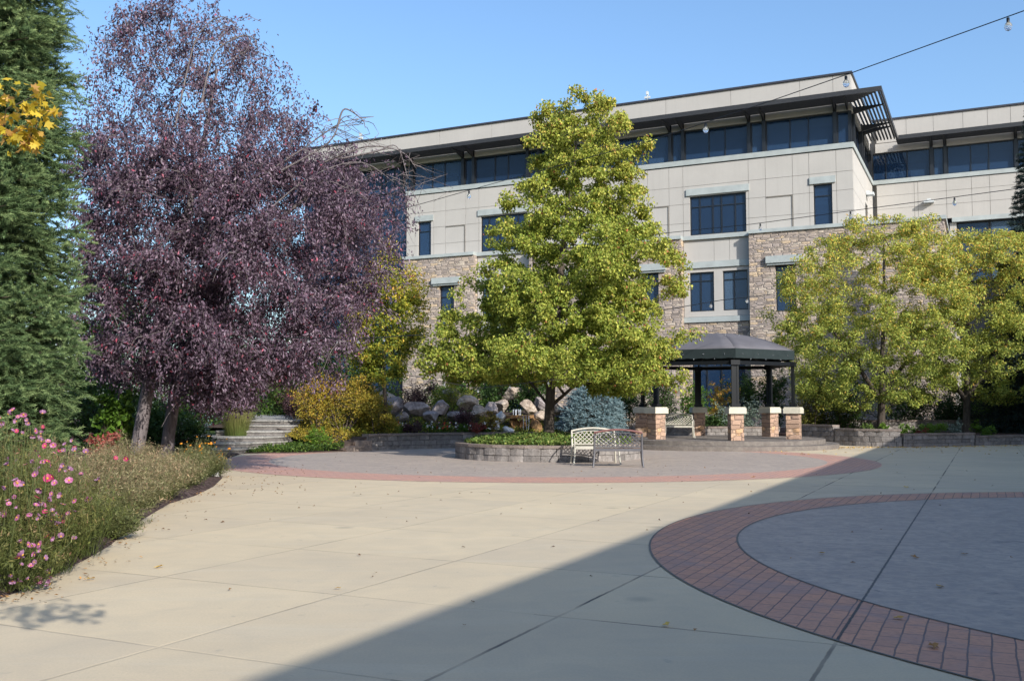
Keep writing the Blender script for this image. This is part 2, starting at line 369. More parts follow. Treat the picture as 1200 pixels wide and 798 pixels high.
M['water']=water_mat()

# ------------------------------------------------------------------ foliage geometry
def leaf_obj(name, c, L, W, a, n, tint, mat, parent, fold=.22):
    """one folded diamond leaf of four corners per centre"""
    a=unit(a); s=unit(np.cross(n,a)); n=np.cross(a,s)
    L=np.asarray(L)[:,None]; W=np.asarray(W)[:,None]
    b0=c-a*L*.5; tp=c+a*L*.5+n*L*-.08; s1=c-a*L*.05+s*W*.5+n*W*fold; s2=c-a*L*.05-s*W*.5+n*W*fold
    N=len(c); V=np.stack([b0,s1,tp,s2],1).reshape(-1,3)
    i=np.arange(N)[:,None]*4
    T=np.concatenate([i+[0,2,1],i+[0,3,2]],1).reshape(-1,3)
    return np_mesh(name,V,T,mat,parent,np.repeat(tint,4))
def lobed_leaves(name,c,size,n,a,tint,mat,parent,rng):
    """five lobed leaves, cupped, ten edge points round a centre"""
    N=len(c); n=unit(n); a=unit(a-n*np.sum(a*n,axis=1,keepdims=True)); s=np.cross(n,a)
    rad=np.array([1.,.55,.92,.45,.72,.25,.72,.45,.92,.55]); ang=np.array([0,.35,.78,1.2,1.75,3.14,-1.75,-1.2,-.78,-.35])
    P=[c]
    for r,t in zip(rad,ang):
        P.append(c+(a*math.cos(t)+s*math.sin(t))*(size*r)[:,None]+n*(size*(.12*r*r)*rng.uniform(-.6,1.6,N))[:,None])
    V=np.stack(P,1).reshape(-1,3); i=np.arange(N)[:,None]*11
    T=np.concatenate([i+[0,1+k,1+(k+1)%10] for k in range(10)],1).reshape(-1,3)
    return np_mesh(name,V,T,mat,parent,np.repeat(tint,11))
def rnd_dirs(N,rng): return unit(rng.normal(size=(N,3)))
def clumps(targets, per, r, rng, flat=.75):
    N=len(targets); k=rng.poisson(per,N) if not hasattr(per,'__len__') else rng.poisson(per); idx=np.repeat(np.arange(N),k)
    d=rng.normal(size=(len(idx),3)); d=unit(d)*(rng.uniform(0,1,(len(idx),1))**.45)
    d[:,2]*=flat
    rr=(r*rng.uniform(.6,1.35,N))[idx][:,None]
    return targets[idx]+d*rr, d, idx
def needle_obj(name, c, ax, mat, parent, rng, n=14, ln=.04, w=.008, shoot=.13, tint=None):
    """shoots: needles set all round a short twig axis"""
    N=len(c); ax=unit(ax)
    t=np.tile((np.arange(n)+.5)/n,(N,1)); ang=np.tile(np.arange(n)*2.4,(N,1))+rng.uniform(0,6.3,(N,1))
    u=unit(np.cross(ax,rng.normal(size=(N,3)))); v=np.cross(ax,u)
    rad=(np.cos(ang)[...,None]*u[:,None]+np.sin(ang)[...,None]*v[:,None])
    base=c[:,None]+ax[:,None]*((t-.5)*shoot)[...,None]
    dr=unit(rad*.8+ax[:,None]*.75)
    tip=base+dr*(ln*(1.15-.35*t))[...,None]
    sd=np.cross(dr,ax[:,None]); sd=unit(sd)*w*.5
    V=np.stack([base-sd,base+sd,tip],2).reshape(-1,3)
    T=np.arange(N*n*3).reshape(-1,3)
    if tint is None: tint=rng.uniform(0,1,N)
    tt=np.clip(np.repeat(tint[:,None],n,1)+t*.25-.1,0,1)
    return np_mesh(name,V,T,mat,parent,np.repeat(tt.ravel(),3))
def blade_obj(name, base, tip, bend, w, mat, parent, tint0, tint1, seg=3):
    """thin curved blades, base -> tip, sagging by bend"""
    N=len(base); s=np.cross(tip-base,np.array([0,0,1.])+np.zeros_like(base)); s=unit(s+rs.normal(size=s.shape)*.3*np.linalg.norm(s,axis=1,keepdims=True)+1e-5)
    Vs=[];Ts=[]
    for k in range(seg+1):
        t=k/seg; p=base*(1-t)+tip*t+bend*(4*t*(1-t))[..., None] if False else base*(1-t)+tip*t+bend*(4*t*(1-t))
        ww=(w*(1-.85*t))[:,None]
        Vs+= [p-s*ww*.5,p+s*ww*.5]
    V=np.stack(Vs,1); m=2*(seg+1); i=np.arange(N)[:,None]*m
    fs=[]
    for k in range(seg): fs.append(i+[2*k,2*k+1,2*k+3,2*k+2])
    Q=np.concatenate(fs,1).reshape(-1,4)
    tt=np.stack([tint0*(1-k/seg)+tint1*(k/seg) for k in range(seg+1) for _ in (0,1)],1)
    return np_mesh(name,V.reshape(-1,3),Q,mat,parent,np.clip(tt.ravel(),0,1))

def grow(trunks, targets, rng, rtip=.006, step=.45, expo=.42, up=.35):
    """branch skeleton: every target joins the nearest node of what has grown so far"""
    P=[];par=[];fixr=[]
    for tr in trunks:
        prev=-1
        for (x,y,z,r) in tr:
            P.append(np.array([x,y,z],float)); par.append(prev); fixr.append(r); prev=len(P)-1
    ntr=len(P)
    A=np.array(P)
    d=np.min(np.linalg.norm(targets[:,None]-A[None],axis=2),axis=1)
    for ti in np.argsort(d):
        T=targets[ti]; A=np.array(P)
        dv=T-A; dist=np.linalg.norm(dv,axis=1)
        cost=dist+.9*np.maximum(0,A[:,2]-T[2]+.35*dist)
        cost[:1]+=3
        j=int(np.argmin(cost)); D=dist[j]; k=max(1,int(D/step)); a=P[j].copy(); prev=j
        for i in range(1,k+1):
            t=i/k; q=a*(1-t)+T*t; q=q+np.array([0,0,1.])*up*D*.5*t*(1-t)
            if i<k: q=q+rng.normal(size=3)*.05*D/k
            P.append(q); par.append(prev); fixr.append(None); prev=len(P)-1
    n=len(P); cnt=np.zeros(n); has=np.zeros(n,bool)
    for i in range(n): 
        if par[i]>=0: has[par[i]]=True
    cnt[~has]=1
    for i in range(n-1,-1,-1):
        if par[i]>=0: cnt[par[i]]+=cnt[i]
    rad=[fixr[i] if fixr[i] else min(rtip*cnt[i]**expo,(.9*fixr[par[i]] if par[i]>=0 and fixr[par[i]] else 9)) for i in range(n)]
    return P,par,rad,ntr
def skeleton_mesh(mb,P,par,rad,trunks,sides=5):
    i=0
    for tr in trunks:
        mb.tube([t[:3] for t in tr],[t[3] for t in tr],10); i+=len(tr)
    for k in range(i,len(P)):
        j=par[k]
        if j<0: continue
        ra=min(rad[j],rad[k]*1.35)
        mb.tube([P[j],P[k]],[ra,rad[k]],sides if rad[k]>.02 else 3,True,False)
def profile_targets(prof, Y0, n, rng, dsc=1., power=.4, wpow=1.3):
    """points inside a crown whose silhouette is given as (z, left X, right X)"""
    prof=sorted(prof); zs=np.array([p[0] for p in prof]); l=np.array([p[1] for p in prof]); r=np.array([p[2] for p in prof])
    zz=np.linspace(zs[0],zs[-1],200); w=(np.interp(zz,zs,r)-np.interp(zz,zs,l)+.15)**wpow
    z=rng.choice(zz,n,p=w/w.sum())+rng.uniform(-.03,.03,n)
    L_=np.interp(z,zs,l); R_=np.interp(z,zs,r); a=rng.uniform(0,2*math.pi,n); f=rng.uniform(0,1,n)**power
    return np.stack([(L_+R_)/2+(R_-L_)/2*f*np.cos(a), Y0+(R_-L_)/2*dsc*f*np.sin(a), z],1), f
def limb_targets(prof,Y0,axis,nl,total,rng,dsc=.95,rise=.25,thin=.16,lo=.25):
    """crown points strung along separate limbs, so that tiers and gaps show"""
    prof=sorted(prof); zs=np.array([p[0] for p in prof]); l=np.array([p[1] for p in prof]); r=np.array([p[2] for p in prof])
    out=[];sh=[]; w=[]
    limbs=[]
    for i in range(nl):
        t=((i+rng.rand())/nl)**1.15; z=zs[0]+(zs[-1]-zs[0])*t; a=i*2.39996+rng.normal()*.25
        L_,R_=np.interp(z,zs,l),np.interp(z,zs,r); ax_=axis(z); ca,sa=math.cos(a),math.sin(a)
        ext=(R_-ax_ if ca>0 else ax_-L_); half=(R_-L_)/2
        vx=ca*abs(ext); vy=sa*half*dsc; f=rng.uniform(.68,1.12)
        limbs.append((np.array([ax_,Y0,z-rise*math.hypot(vx,vy)*rng.uniform(.6,1.3)]),np.array([ax_+vx*f,Y0+vy*f,z+.05]))); w.append(math.hypot(vx,vy)**1.5+.12)
    w=np.array(w)/sum(w)
    for (b,t),k in zip(limbs,w):
        n=max(3,int(round(total*k))); s=rng.uniform(lo,1.03,n)**.75; ln=np.linalg.norm(t-b); d=(t-b)/ln; lat=np.cross(d,[0,0,1.]); lat/=np.linalg.norm(lat)+1e-9
        wd=thin*ln*(1.25-s)+.10
        nz=lambda: np.clip(rng.normal(size=n),-1.5,1.5)
        p=b+np.outer(s,t-b)+np.outer(nz()*wd*1.3,lat)+np.outer(nz()*wd*.55+.10*ln*np.sin(s*3.0)*.6,[0,0,1.])
        out.append(p); sh.append(s)
    return np.concatenate(out),np.clip(np.concatenate(sh),0,1)
def px_profile(rows,Y): return [(at(600,v,Y)[2], at(a,v,Y)[0], at(b,v,Y)[0]) for v,a,b in rows]

def make_tree(name,label,base,trunks,targets,shell,per,cr,leaf,mat,bmat,tintfn,rng,droop=.5,cat='tree',group=None,rtip=.006,up=.35,flat=.75,extra=None,step=.45,lobed=False,strands=None):
    root=thing(name,label,cat,base,0,group)
    P,par,rad,ntr=grow(trunks,targets,rng,rtip,step,.42,up)
    mb=MB(); skeleton_mesh(mb,P,par,rad,trunks)
    if extra: extra(mb)
    sc_c=[];sc_a=[]
    if strands:
        ns,l0,l1,nl=strands; hub=rng.choice(len(targets),min(len(targets),ns//5),replace=False)
        for j in range(ns):
            t=targets[hub[rng.randint(len(hub))]]
            if t[2]>6.0 and rng.rand()<.8: t=targets[hub[rng.randint(len(hub))]]
            t=t+rng.normal(size=3)*.15; sx,sy=rng.normal()*.5,rng.normal()*.5; l=rng.uniform(l0,l1)
            zmin=1.35 if -6.7<t[0]<-5.3 else 1.95
            if t[2]-.62*l<zmin:
                l=(t[2]-zmin)/.62
                if l<.15: continue
            U=np.array([0,.25,.5,.75,1.]); pts=t+np.stack([sx*l*U**.7,sy*l*U**.7,l*(.35*U-1.0*U*U)],1)
            mb.tube(list(pts),[.007,.006,.005,.004,.0025],3,True,False)
            u=rng.uniform(.08,1.,nl); q=np.stack([np.interp(u,U,pts[:,i]) for i in range(3)],1)+rng.normal(size=(nl,3))*.045
            sc_c.append(q); sc_a.append(np.column_stack([rng.normal(size=nl)*.55+sx,rng.normal(size=nl)*.55+sy,-rng.uniform(.3,1.3,nl)]))
    mb.build('trunk',bmat,root,base)
    c,d,idx=clumps(targets,per,cr,rng,flat)
    # leaves on the thin twigs as well
    tw=[(P[par[i]]+P[i])/2 for i in range(ntr,len(P)) if rad[i]<rtip*2.2]
    if tw:
        tw=np.array(tw); c2,d2,i2=clumps(tw,np.mean(per)*.22,cr*.6,rng,flat); c=np.concatenate([c,c2]); d=np.concatenate([d,d2])
        sh=np.concatenate([shell[idx],np.full(len(c2),.6)])
    else: sh=shell[idx]
    N=len(c); L=leaf[0]*rng.uniform(.7,1.25,N); W=leaf[1]*rng.uniform(.7,1.2,N)
    a=rng.normal(size=(N,3))*.8+d*.6; a[:,2]-=droop
    n=rng.normal(size=(N,3))*.7+d*.5; n[:,2]+=.6
    if strands:
        q=np.concatenate(sc_c); k=len(q); c=np.concatenate([c,q]); a=np.concatenate([a,np.concatenate(sc_a)]); n=np.concatenate([n,rng.normal(size=(k,3))]); N=len(c)
        L=leaf[0]*rng.uniform(.7,1.3,N); W=leaf[1]*rng.uniform(.7,1.2,N); sh=np.concatenate([sh,np.full(k,.7)])
    if lobed: lobed_leaves('crown',c-np.array(base),L*.5,n,a,np.clip(tintfn(c,sh,rng),0,1),mat,root,rng); return root
    leaf_obj('crown',c-np.array(base),L,W,a,n,np.clip(tintfn(c,sh,rng),0,1),mat,root)
    return root
def shrub(name,label,base,rad,h,n,leaf,mat,rng,cat='shrub',group=None,lobes=9,tint=(.1,.9),stems=True,bmat=None,z0=.0,flat=.8):
    root=thing(name,label,cat,base,0,group)
    k=lobes; a=rng.uniform(0,6.28,k); f=rng.uniform(.1,.75,k)
    cen=np.stack([rad[0]*f*np.cos(a),rad[1]*f*np.sin(a),h*rng.uniform(.14,.72,k)],1)
    w=rng.uniform(.55,1.2,k); idx=rng.choice(k,n,p=w/w.sum())
    d=unit(rng.normal(size=(n,3)))*rng.uniform(.25,1,(n,1))**.5
    r=np.stack([np.full(k,min(rad)*.52),np.full(k,min(rad)*.52),np.full(k,h*.32)],1)*w[:,None]
    c=cen[idx]+d*r[idx]*(1+.25*rng.normal(size=(n,1)))
    c[:,2]=np.abs(c[:,2]-z0-.03)+z0+.03
    # leaf sprays: snap part of the leaves round shared twig tips
    ntip=max(20,n//22); tips=c[rng.randint(0,n,ntip)]; m=rng.rand(n)<.75
    c[m]=tips[rng.randint(0,ntip,m.sum())]+rng.normal(size=(m.sum(),3))*min(rad)*.075
    aa=rng.normal(size=(n,3))*.8+d*.6; nn=rng.normal(size=(n,3))*.7+d*.6; nn[:,2]+=.5
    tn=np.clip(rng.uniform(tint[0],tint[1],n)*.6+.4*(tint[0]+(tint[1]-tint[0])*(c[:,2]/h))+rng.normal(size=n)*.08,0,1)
    if stems:
        mb=MB()
        for q in cen: mb.tube([(q[0]*.15,q[1]*.15,-.05),(q[0]*.6,q[1]*.6,q[2]*.5),tuple(q)],[.022,.014,.006],5)
        for q in tips[:60]:
            e=cen[rng.randint(0,k)]; mb.tube([tuple(e),tuple(q)],[.006,.003],3,True,False)
        mb.build('stem',bmat or M['bark_brown'],root)
    leaf_obj('foliage',c,leaf[0]*rng.uniform(.7,1.25,n),leaf[1]*rng.uniform(.7,1.2,n),aa,nn,tn,mat,root)
    return root

# ------------------------------------------------------------------ camera, sun, sky
cam=bpy.data.cameras.new('camera'); co=link(bpy.data.objects.new('camera',cam)); sc.camera=co
cam.sensor_width=36; cam.lens=F/1200*36; cam.clip_end=2000; cam.clip_start=.05
co.location=(0,0,EYE); co.rotation_euler=(R(90)+PT,0,0)
EL=27.0; SUNH=np.array([.522,-.853]); SUNH/=np.linalg.norm(SUNH)
sd=np.array([SUNH[0]*math.cos(R(EL)),SUNH[1]*math.cos(R(EL)),math.sin(R(EL))])
sl=bpy.data.lights.new('sun','SUN'); so=link(bpy.data.objects.new('sun',sl))
sl.energy=4.0; sl.angle=R(.5); sl.color=(1.,.97,.91)
from mathutils import Vector
so.rotation_euler=Vector(-sd).to_track_quat('-Z','Y').to_euler(); so.location=(20,-30,40)
w=bpy.data.worlds.new('World'); sc.world=w; w.use_nodes=True
bg=w.node_tree.nodes['Background']; sk=w.node_tree.nodes.new('ShaderNodeTexSky'); sk.sky_type='NISHITA'
sk.sun_disc=False; sk.sun_elevation=R(EL); sk.sun_rotation=math.atan2(sd[0],sd[1]); sk.altitude=1200; sk.air_density=1.; sk.dust_density=5.5; sk.ozone_density=5.6; sk.air_density=1.45
w.node_tree.links.new(sk.outputs[0],bg.inputs[0]); bg.inputs[1].default_value=.15
sc.view_settings.view_transform='Standard'; sc.view_settings.look='None'; sc.view_settings.exposure=.66; sc.view_settings.gamma=1
sc.render.engine='CYCLES'; sc.cycles.use_denoising=True; sc.cycles.max_bounces=6; sc.cycles.transparent_max_bounces=6
try: sc.cycles.denoiser='OPENIMAGEDENOISE'
except Exception: pass

# ------------------------------------------------------------------ ground
def struct(name,mb_or_obj,mat=None):
    o=mb_or_obj.build(name,mat) if isinstance(mb_or_obj,MB) else mb_or_obj
    return props(o,kind='structure')
def sheet(name,poly,z,mat):
    m=MB(); m.add([(p[0],p[1],z) for p in poly],[tuple(range(len(poly)))]); return struct(name,m,mat)
def circle(c,r,n=96,a0=0,a1=360): return [(c[0]+r*math.cos(R(a0+(a1-a0)*i/n)),c[1]+r*math.sin(R(a0+(a1-a0)*i/n))) for i in range(n)]
def ring_sheet(name,c0,r0,c1,r1,z,mat,n=128):
    m=MB(); a=circle(c0,r0,n); b=circle(c1,r1,n)
    m.add([(x,y,z) for x,y in a]+[(x,y,z) for x,y in b],[(i,(i+1)%n,n+(i+1)%n,n+i) for i in range(n)]); return struct(name,m,mat)
sheet('ground',[(-400,-400),(400,-400),(400,400),(-400,400)],-.02,M['lawn'])
sheet('plaza',[(-16,-14),(30,-14),(42,44),(-16,44)],0.,M['concrete'])
DC=(.85,26.98)
ring_sheet('pale_paving_ring',DC,8.67,(.92,27.16),7.39,.004,M['brick_pale']); sheet('slate_paving_circle',circle((.92,27.16),7.39,128),.004,M['slate'])
RC=(8.68,8.98); RI=(8.49,9.13)
ring_sheet('brick_paving_ring',RC,7.36,RI,6.26,.004,M['brick']); sheet('slate_paving_oval',circle(RI,6.26,128),.004,M['slate'])
# thin dark joint round the brick ring
ring_sheet('ring_joint',RC,7.375,RC,7.355,.008,M['joint']); ring_sheet('ring_joint',RI,6.27,RI,6.25,.008,M['joint'])

# planting beds --------------------------------------------------------
edge_px=[(-60,725),(0,703),(28,692),(60,676),(95,660),(130,640),(150,622),(170,608),(200,590),(232,580),(252,570),(262,560),(258,551),(244,545)]
edge=[tuple(gnd(u,v)[:2]) for u,v in edge_px]
edge=edge+[(-8.1,29.6),(-11,29.8),(-30,29.8),(-30,4.),(-4.6,4.)]
def bed_height(x,y): 
    return .05+.05*math.sin(x*1.3+y*.7)*math.cos(y*.9-x*.4)
m=MB(); cx_=sum(p[0] for p in edge[:14])/14-4; cy_=sum(p[1] for p in edge[:14])/14
n=len(edge); rings=[1.,.97,.9,.7,.45,.2]
for k,s in enumerate(rings):
    for p in edge:
        x=cx_+(p[0]-cx_)*s; y=cy_+(p[1]-cy_)*s
        m.v.append((x,y,-.01 if k==0 else .03+.10*(1-s)+bed_height(x,y)*(1 if k>1 else .3)))
for k in range(len(rings)-1):
    for i in range(n): m.f.append((k*n+i,k*n+(i+1)%n,(k+1)*n+(i+1)%n,(k+1)*n+i)); m.sm.append(True)
m.f.append(tuple((len(rings)-1)*n+i for i in range(n))); m.sm.append(True)
struct('planting_bed',m,M['mulch'])
# raised bed and berm behind the curved wall
def berm(x,y):
    r=math.hypot(x-.85,y-27); a=math.degrees(math.atan2(y-27,x-.85))
    t=min(1,max(0,(r-7.6)/3.2)); t=t*t*(3-2*t)
    k=1 if a<116 else max(.55,1-.045*(a-116)*1.)
    e=min(1,max(0,(147-a)/7.)) ; lo=.06+.38*e; return lo+(.75*k+.25*(1-e))*t+.06*math.sin(x*2.1)*math.cos(y*1.7)*min(1,max(0,(r-7.5)))
m=MB(); A0,A1,na=79,147,60; rr=[7.32,7.36,7.6,8,8.5,9,9.6,10.3,11.2,12.5,15,20,28]
for i in range(na+1):
    a=R(A0+(A1-A0)*i/na)
    for k,r in enumerate(rr):
        x=.85+r*math.cos(a); y=27+r*math.sin(a); m.v.append((x,y,-.01 if k==0 else berm(x,y)))
K=len(rr)
for i in range(na):
    for k in range(K-1): m.f.append((i*K+k,i*K+k+1,(i+1)*K+k+1,(i+1)*K+k)); m.sm.append(True)
struct('raised_bed',m,M['soil'])
# bed between gazebo, right wall and the building
m=MB(); m.prism([(3.,39.75),(10.7,39.75),(11.55,37.5),(12.4,35.8),(13.75,34.9),(16.8,36.2),(19.3,37.2),(24,38.7),(36,41),(36,62),(3.,62)],-.05,.34)
struct('raised_bed',m,M['mulch'])
# grass ground left of the path
m=MB(); m.prism([(-30,29.8),(-11,30.3),(-9.2,30.9),(-9.,33.),(-9.3,60),(-30,60)],[-.02,.1,.2,.5,1.3,1.3],[.0+.12,.14,.24,.55,1.4,1.4]); struct('lawn',m,M['lawn'])

# ------------------------------------------------------------------ walls of split-face block
def resample(poly,step):
    P=[np.array(p,float) for p in poly]; out=[P[0]]; 
    for a,b in zip(P[:-1],P[1:]):
        L=np.linalg.norm(b-a); k=max(1,int(round(L/step)))
        out+= [a+(b-a)*i/k for i in range(1,k+1)]
    return out
def block_wall(parent,poly,h,courses,rng,depth=.28,bl=.42,cap=.07,closed=False,z0=-.03,capname='cap',off=(0,0,0),step=.04):
    """courses of single blocks along a line; the outer face is to the right of travel"""
    P=[np.array(p,float) for p in poly]; seg=[np.linalg.norm(b-a) for a,b in zip(P[:-1],P[1:])]; cum=np.concatenate([[0],np.cumsum(seg)]); T=cum[-1]
    def pos(s):
        s=min(max(s,0),T); i=min(len(seg)-1,int(np.searchsorted(cum,s,side='right')-1)); t=(s-cum[i])/seg[i]; return P[i]*(1-t)+P[i+1]*t
    def nrm(s):
        d=pos(s+.05)-pos(s-.05); d/=np.linalg.norm(d)+1e-9; return np.array([d[1],-d[0]])
    mb=MB(); ch=(h-cap-z0)/courses
    for c in range(courses):
        s=0 if c%2==0 else -bl*.5
        while s<T:
            e=s+bl*rng.uniform(.85,1.15); a,b=max(s,0)+.007,min(e,T)-.007
            if b-a>.06:
                out=rng.uniform(-.012,.014); q=[]
                for ss,o in ((a,out),(b,out),(b,-depth),(a,-depth)):
                    p=pos(ss)+nrm(ss)*o; q.append((p[0],p[1]))
                zz0=z0+c*ch+.005; zz1=z0+(c+1)*ch-.005
                mm=(a+b)/2; pm=pos(mm)+nrm(mm)*(out+.02)
                q5=[q[3],q[0],(pm[0],pm[1]),q[1],q[2]]
                mb.prism(q5[::-1] if False else q5,zz0,zz1)
            s=e
    mb.build('block_course',M['block'],parent,off)
    mb=MB(); s=0
    while s<T-.01:
        e=min(T,s+bl*1.1); a,b=s+.003,e-.003; q=[]
        for ss,o in ((a,.035),(b,.035),(b,-depth),(a,-depth)):
            p=pos(ss)+nrm(ss)*(o+rng.uniform(-.004,.004)); q.append((p[0],p[1]))
        mb.prism(q,h-cap,h+rng.uniform(-.003,.003)); s=e
    mb.build(capname,M['blockcap'],parent,off)
rng=np.random.RandomState(3)
# round planter (travel so that the face is outside)
PC=(1.03,27.7); PR=2.6
planter=thing('round_planter','round low planter of grey blocks with a brown cap, holding the tall green tree','planter',(PC[0],PC[1],0))
block_wall(planter,[(p[0],p[1]) for p in circle(PC,PR,72)]+[circle(PC,PR,72)[0]],.42,2,rng,off=(PC[0],PC[1],0))
m=MB(); m.lathe((0,0,0),[(2.36,.30),(2.3,.36),(1.8,.46),(1.,.53),(.01,.56)],48); m.build('soil',M['soil'],planter)
# curved wall on the left
lw=thing('retaining_wall','curved grey block retaining wall below the flower bed and waterfall','wall',(.85,34,0))
arc=[(.85+7.3*math.cos(R(a)),27+7.3*math.sin(a*math.pi/180)) for a in np.linspace(79,139,44)]
block_wall(lw,arc[::-1],.53,3,rng,off=(.85,34,0))
m=MB()
for i,(a,h) in enumerate(((141.2,.34),(144.4,.17))):
    c=(.85+7.2*math.cos(R(a)),27+7.2*math.sin(R(a))); m.obox(c,R(a+90),.2,.2,-.02,h)
m.build('end_step',M['blockcap'],lw,(.85,34,0))
# right wall, three heights
rw=thing('retaining_wall','brown block retaining wall stepping down below the yellowing trees, partly in shade','wall',(13,36,0))
block_wall(rw,[(11.0,38.0),(11.5,37.2),(11.9,36.5)],.74,4,rng,off=(13,36,0),depth=.34)
block_wall(rw,[(11.93,36.45),(12.5,35.5),(13.1,35.0),(13.75,34.75)],.62,3,rng,off=(13,36,0))
block_wall(rw,[(13.8,34.77),(14.6,34.95),(15.6,35.4),(16.9,36.0)],.47,3,rng,off=(13,36,0))
block_wall(rw,[(16.95,36.05),(18,36.5),(19.3,37.),(22,37.9),(26,39),(34,41)],.36,2,rng,off=(13,36,0))
bw=thing('retaining_wall','low dark block wall in the shade behind the gazebo','wall',(7,39.7,0))
block_wall(bw,[(3.2,39.7),(10.8,39.7)],.62,4,rng,off=(7,39.7,0))
bw2=thing('retaining_wall','low back block wall behind the right hand trees','wall',(19,42.5,0))
block_wall(bw2,[(12.5,42.6),(17,42.2),(22,42.6),(27,43.5)],.85,5,rng,off=(19,42.5,0))

# ------------------------------------------------------------------ steps and path on the left
st=thing('garden_steps','weathered curved concrete steps climbing left of the flower bed','steps',(-8.5,31,0))
bound=[(29.55,-8.15),(30.3,-8.0),(30.9,-7.75),(31.5,-7.45),(32.2,-7.28),(33.,-7.22),(34.,-7.25),(35.,-7.4)]
def bx(y): return float(np.interp(y,[b[0] for b in bound],[b[1] for b in bound]))
fronts=[29.6,30.15,30.8,31.7,32.7,33.6]
for k,yf in enumerate(fronts):
    z1=.16*(k+1); ye=35.2; ys=np.linspace(yf,ye,14)
    right=[(bx(y)-.015*k*0,y) for y in ys]
    xl=[-11.2,-11.,-10.6,-9.6,-9.2,-9.1][k]
    # a gently bowed front
    fr=[(xl+(right[0][0]-xl)*t, yf-.18*math.sin(math.pi*t)+.25*(1-t)) for t in np.linspace(0,1,10)]
    poly=fr+right[1:]+[(xl,ye)]
    lo=z1-.16 if k else -.03
    m=MB(); m.prism(poly,lo+.004,z1-.055); m.build('riser',M['riser'],st,(-8.5,31,0))  # riser colour darkened against the treads to paint in the steps' shading
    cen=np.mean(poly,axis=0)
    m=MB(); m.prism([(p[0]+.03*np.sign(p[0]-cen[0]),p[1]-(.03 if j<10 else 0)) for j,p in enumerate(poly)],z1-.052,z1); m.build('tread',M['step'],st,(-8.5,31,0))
pp=[(-9.1,35.2),(-7.4,35.2),(-8.,38),(-9.2,41.),(-10.9,45.4),(-13.2,45.4),(-11.5,41),(-10.2,38)]
m=MB(); m.prism(pp,[.5]*8,[.962,.962,1.0,1.05,1.13,1.13,1.05,1.0]); struct('path',m,M['step'])
st2=thing('garden_steps','small flight of pale steps at the far end of the garden path','steps',(-12,46,1.1))
for k in range(5):
    m=MB(); m.prism([(-13.3,45.4+.42*k),(-10.6,45.4+.42*k),(-10.6,48.5),(-13.3,48.5)],1.1+.14*k+(.003 if k else -.4),1.1+.14*(k+1)); m.build('step',M['step'],st2,(-12,46,1.1))
def railing(label,pts,n):
    a=np.array(pts[0]); b=np.array(pts[1]); r=thing('handrail',label,'railing',tuple(a))
    m=MB(); m.tube([a+[0,0,.0],a+[0,0,.9],b+[0,0,.9],b],.022,6)
    m.build('rail',M['black'],r,tuple(a))
    for i in range(1,n):
        p=a+(b-a)*i/n; m=MB(); m.tube([p,p+[0,0,.89]],.014,5); m.build('baluster',M['black'],r,tuple(a))
railing('black iron handrail beside the far pale steps, left of the straw grass',[(-13.45,45.2,1.13),(-13.4,47.4,1.6)],4)
m=None
r2=thing('handrail','black iron handrail with curved end in front of the tall yellow grass','railing',(-9.1,40.5,1.0))
for x,y in ((-9.3,41.),(-8.8,40.2),(-8.35,39.5)):
    m=MB(); m.tube([(x,y,.85),(x,y,1.85)],.02,6); m.build('post',M['black'],r2,(-9.1,40.5,1.0))
m=MB(); m.tube([(-9.9,41.8,1.95),(-9.3,41.,1.9),(-8.8,40.2,1.86),(-8.45,39.65,1.8),(-8.25,39.3,1.6),(-8.25,39.3,1.0)],.025,6); m.build('rail',M['black'],r2,(-9.1,40.5,1.0))

# ------------------------------------------------------------------ the office building
C0=gnd(1001,600); d_=ray(1001,262); C0=np.array([EYE*0,0,0])+d_/d_[1]*50; C0[2]=0
BL=thing('office_building','four storey beige office building with stone lower walls, dark ribbon windows and slatted sunshade','building',tuple(C0),-ANG)
def each(boxes,name,mat,parent):
    for b in boxes:
        m=MB(); m.box(*b); m.build(name,mat,parent)
class BX(list):
    def box(s,*a): s.append(a)
    def build(s,name,mat,parent): each(s,name,mat,parent)
def rect_minus(r,h):
    x0,x1,z0,z1=r; a0,a1,b0,b1=h
    if a0>=x1 or a1<=x0 or b0>=z1 or b1<=z0: return [r]
    out=[]
    if a0>x0: out.append((x0,a0,z0,z1)); x0=a0
    if a1<x1: out.append((a1,x1,z0,z1)); x1=a1
    if b0>z0: out.append((x0,x1,z0,b0))
    if b1<z1: out.append((x0,x1,b1,z1))
    return out
def fbox(mb,face,a0,a1,z0,z1,d0,d1):
    """box on a face: a along it, d = depth behind the face (negative is proud)"""
    k,off=face
    if k=='f': mb.box(a0,a1,off+d0,off+d1,z0,z1)        # faces -y
    else: mb.box(off-d1,off-d0,a0,a1,z0,z1)             # faces +x
def panels(mb,jb,face,xs,zs,holes,depth=.24,gap=.018):
    for a0,a1 in zip(xs[:-1],xs[1:]):
        for z0,z1 in zip(zs[:-1],zs[1:]):
            rects=[(a0+gap/2,a1-gap/2,z0+gap/2,z1-gap/2)]
            for h in holes: rects=[q for r in rects for q in rect_minus(r,h)]
            for r in rects: fbox(mb,face,*r,0,depth)
    rects=[(xs[0]+.01,xs[-1]-.01,zs[0]+.01,zs[-1]-.01)]
    for h in holes: rects=[q for r in rects for q in rect_minus(r,(h[0]-.002,h[1]+.002,h[2]-.002,h[3]+.002))]
    for r in rects: fbox(jb,face,*r,.022,depth-.01)
wrg=np.random.RandomState(17)
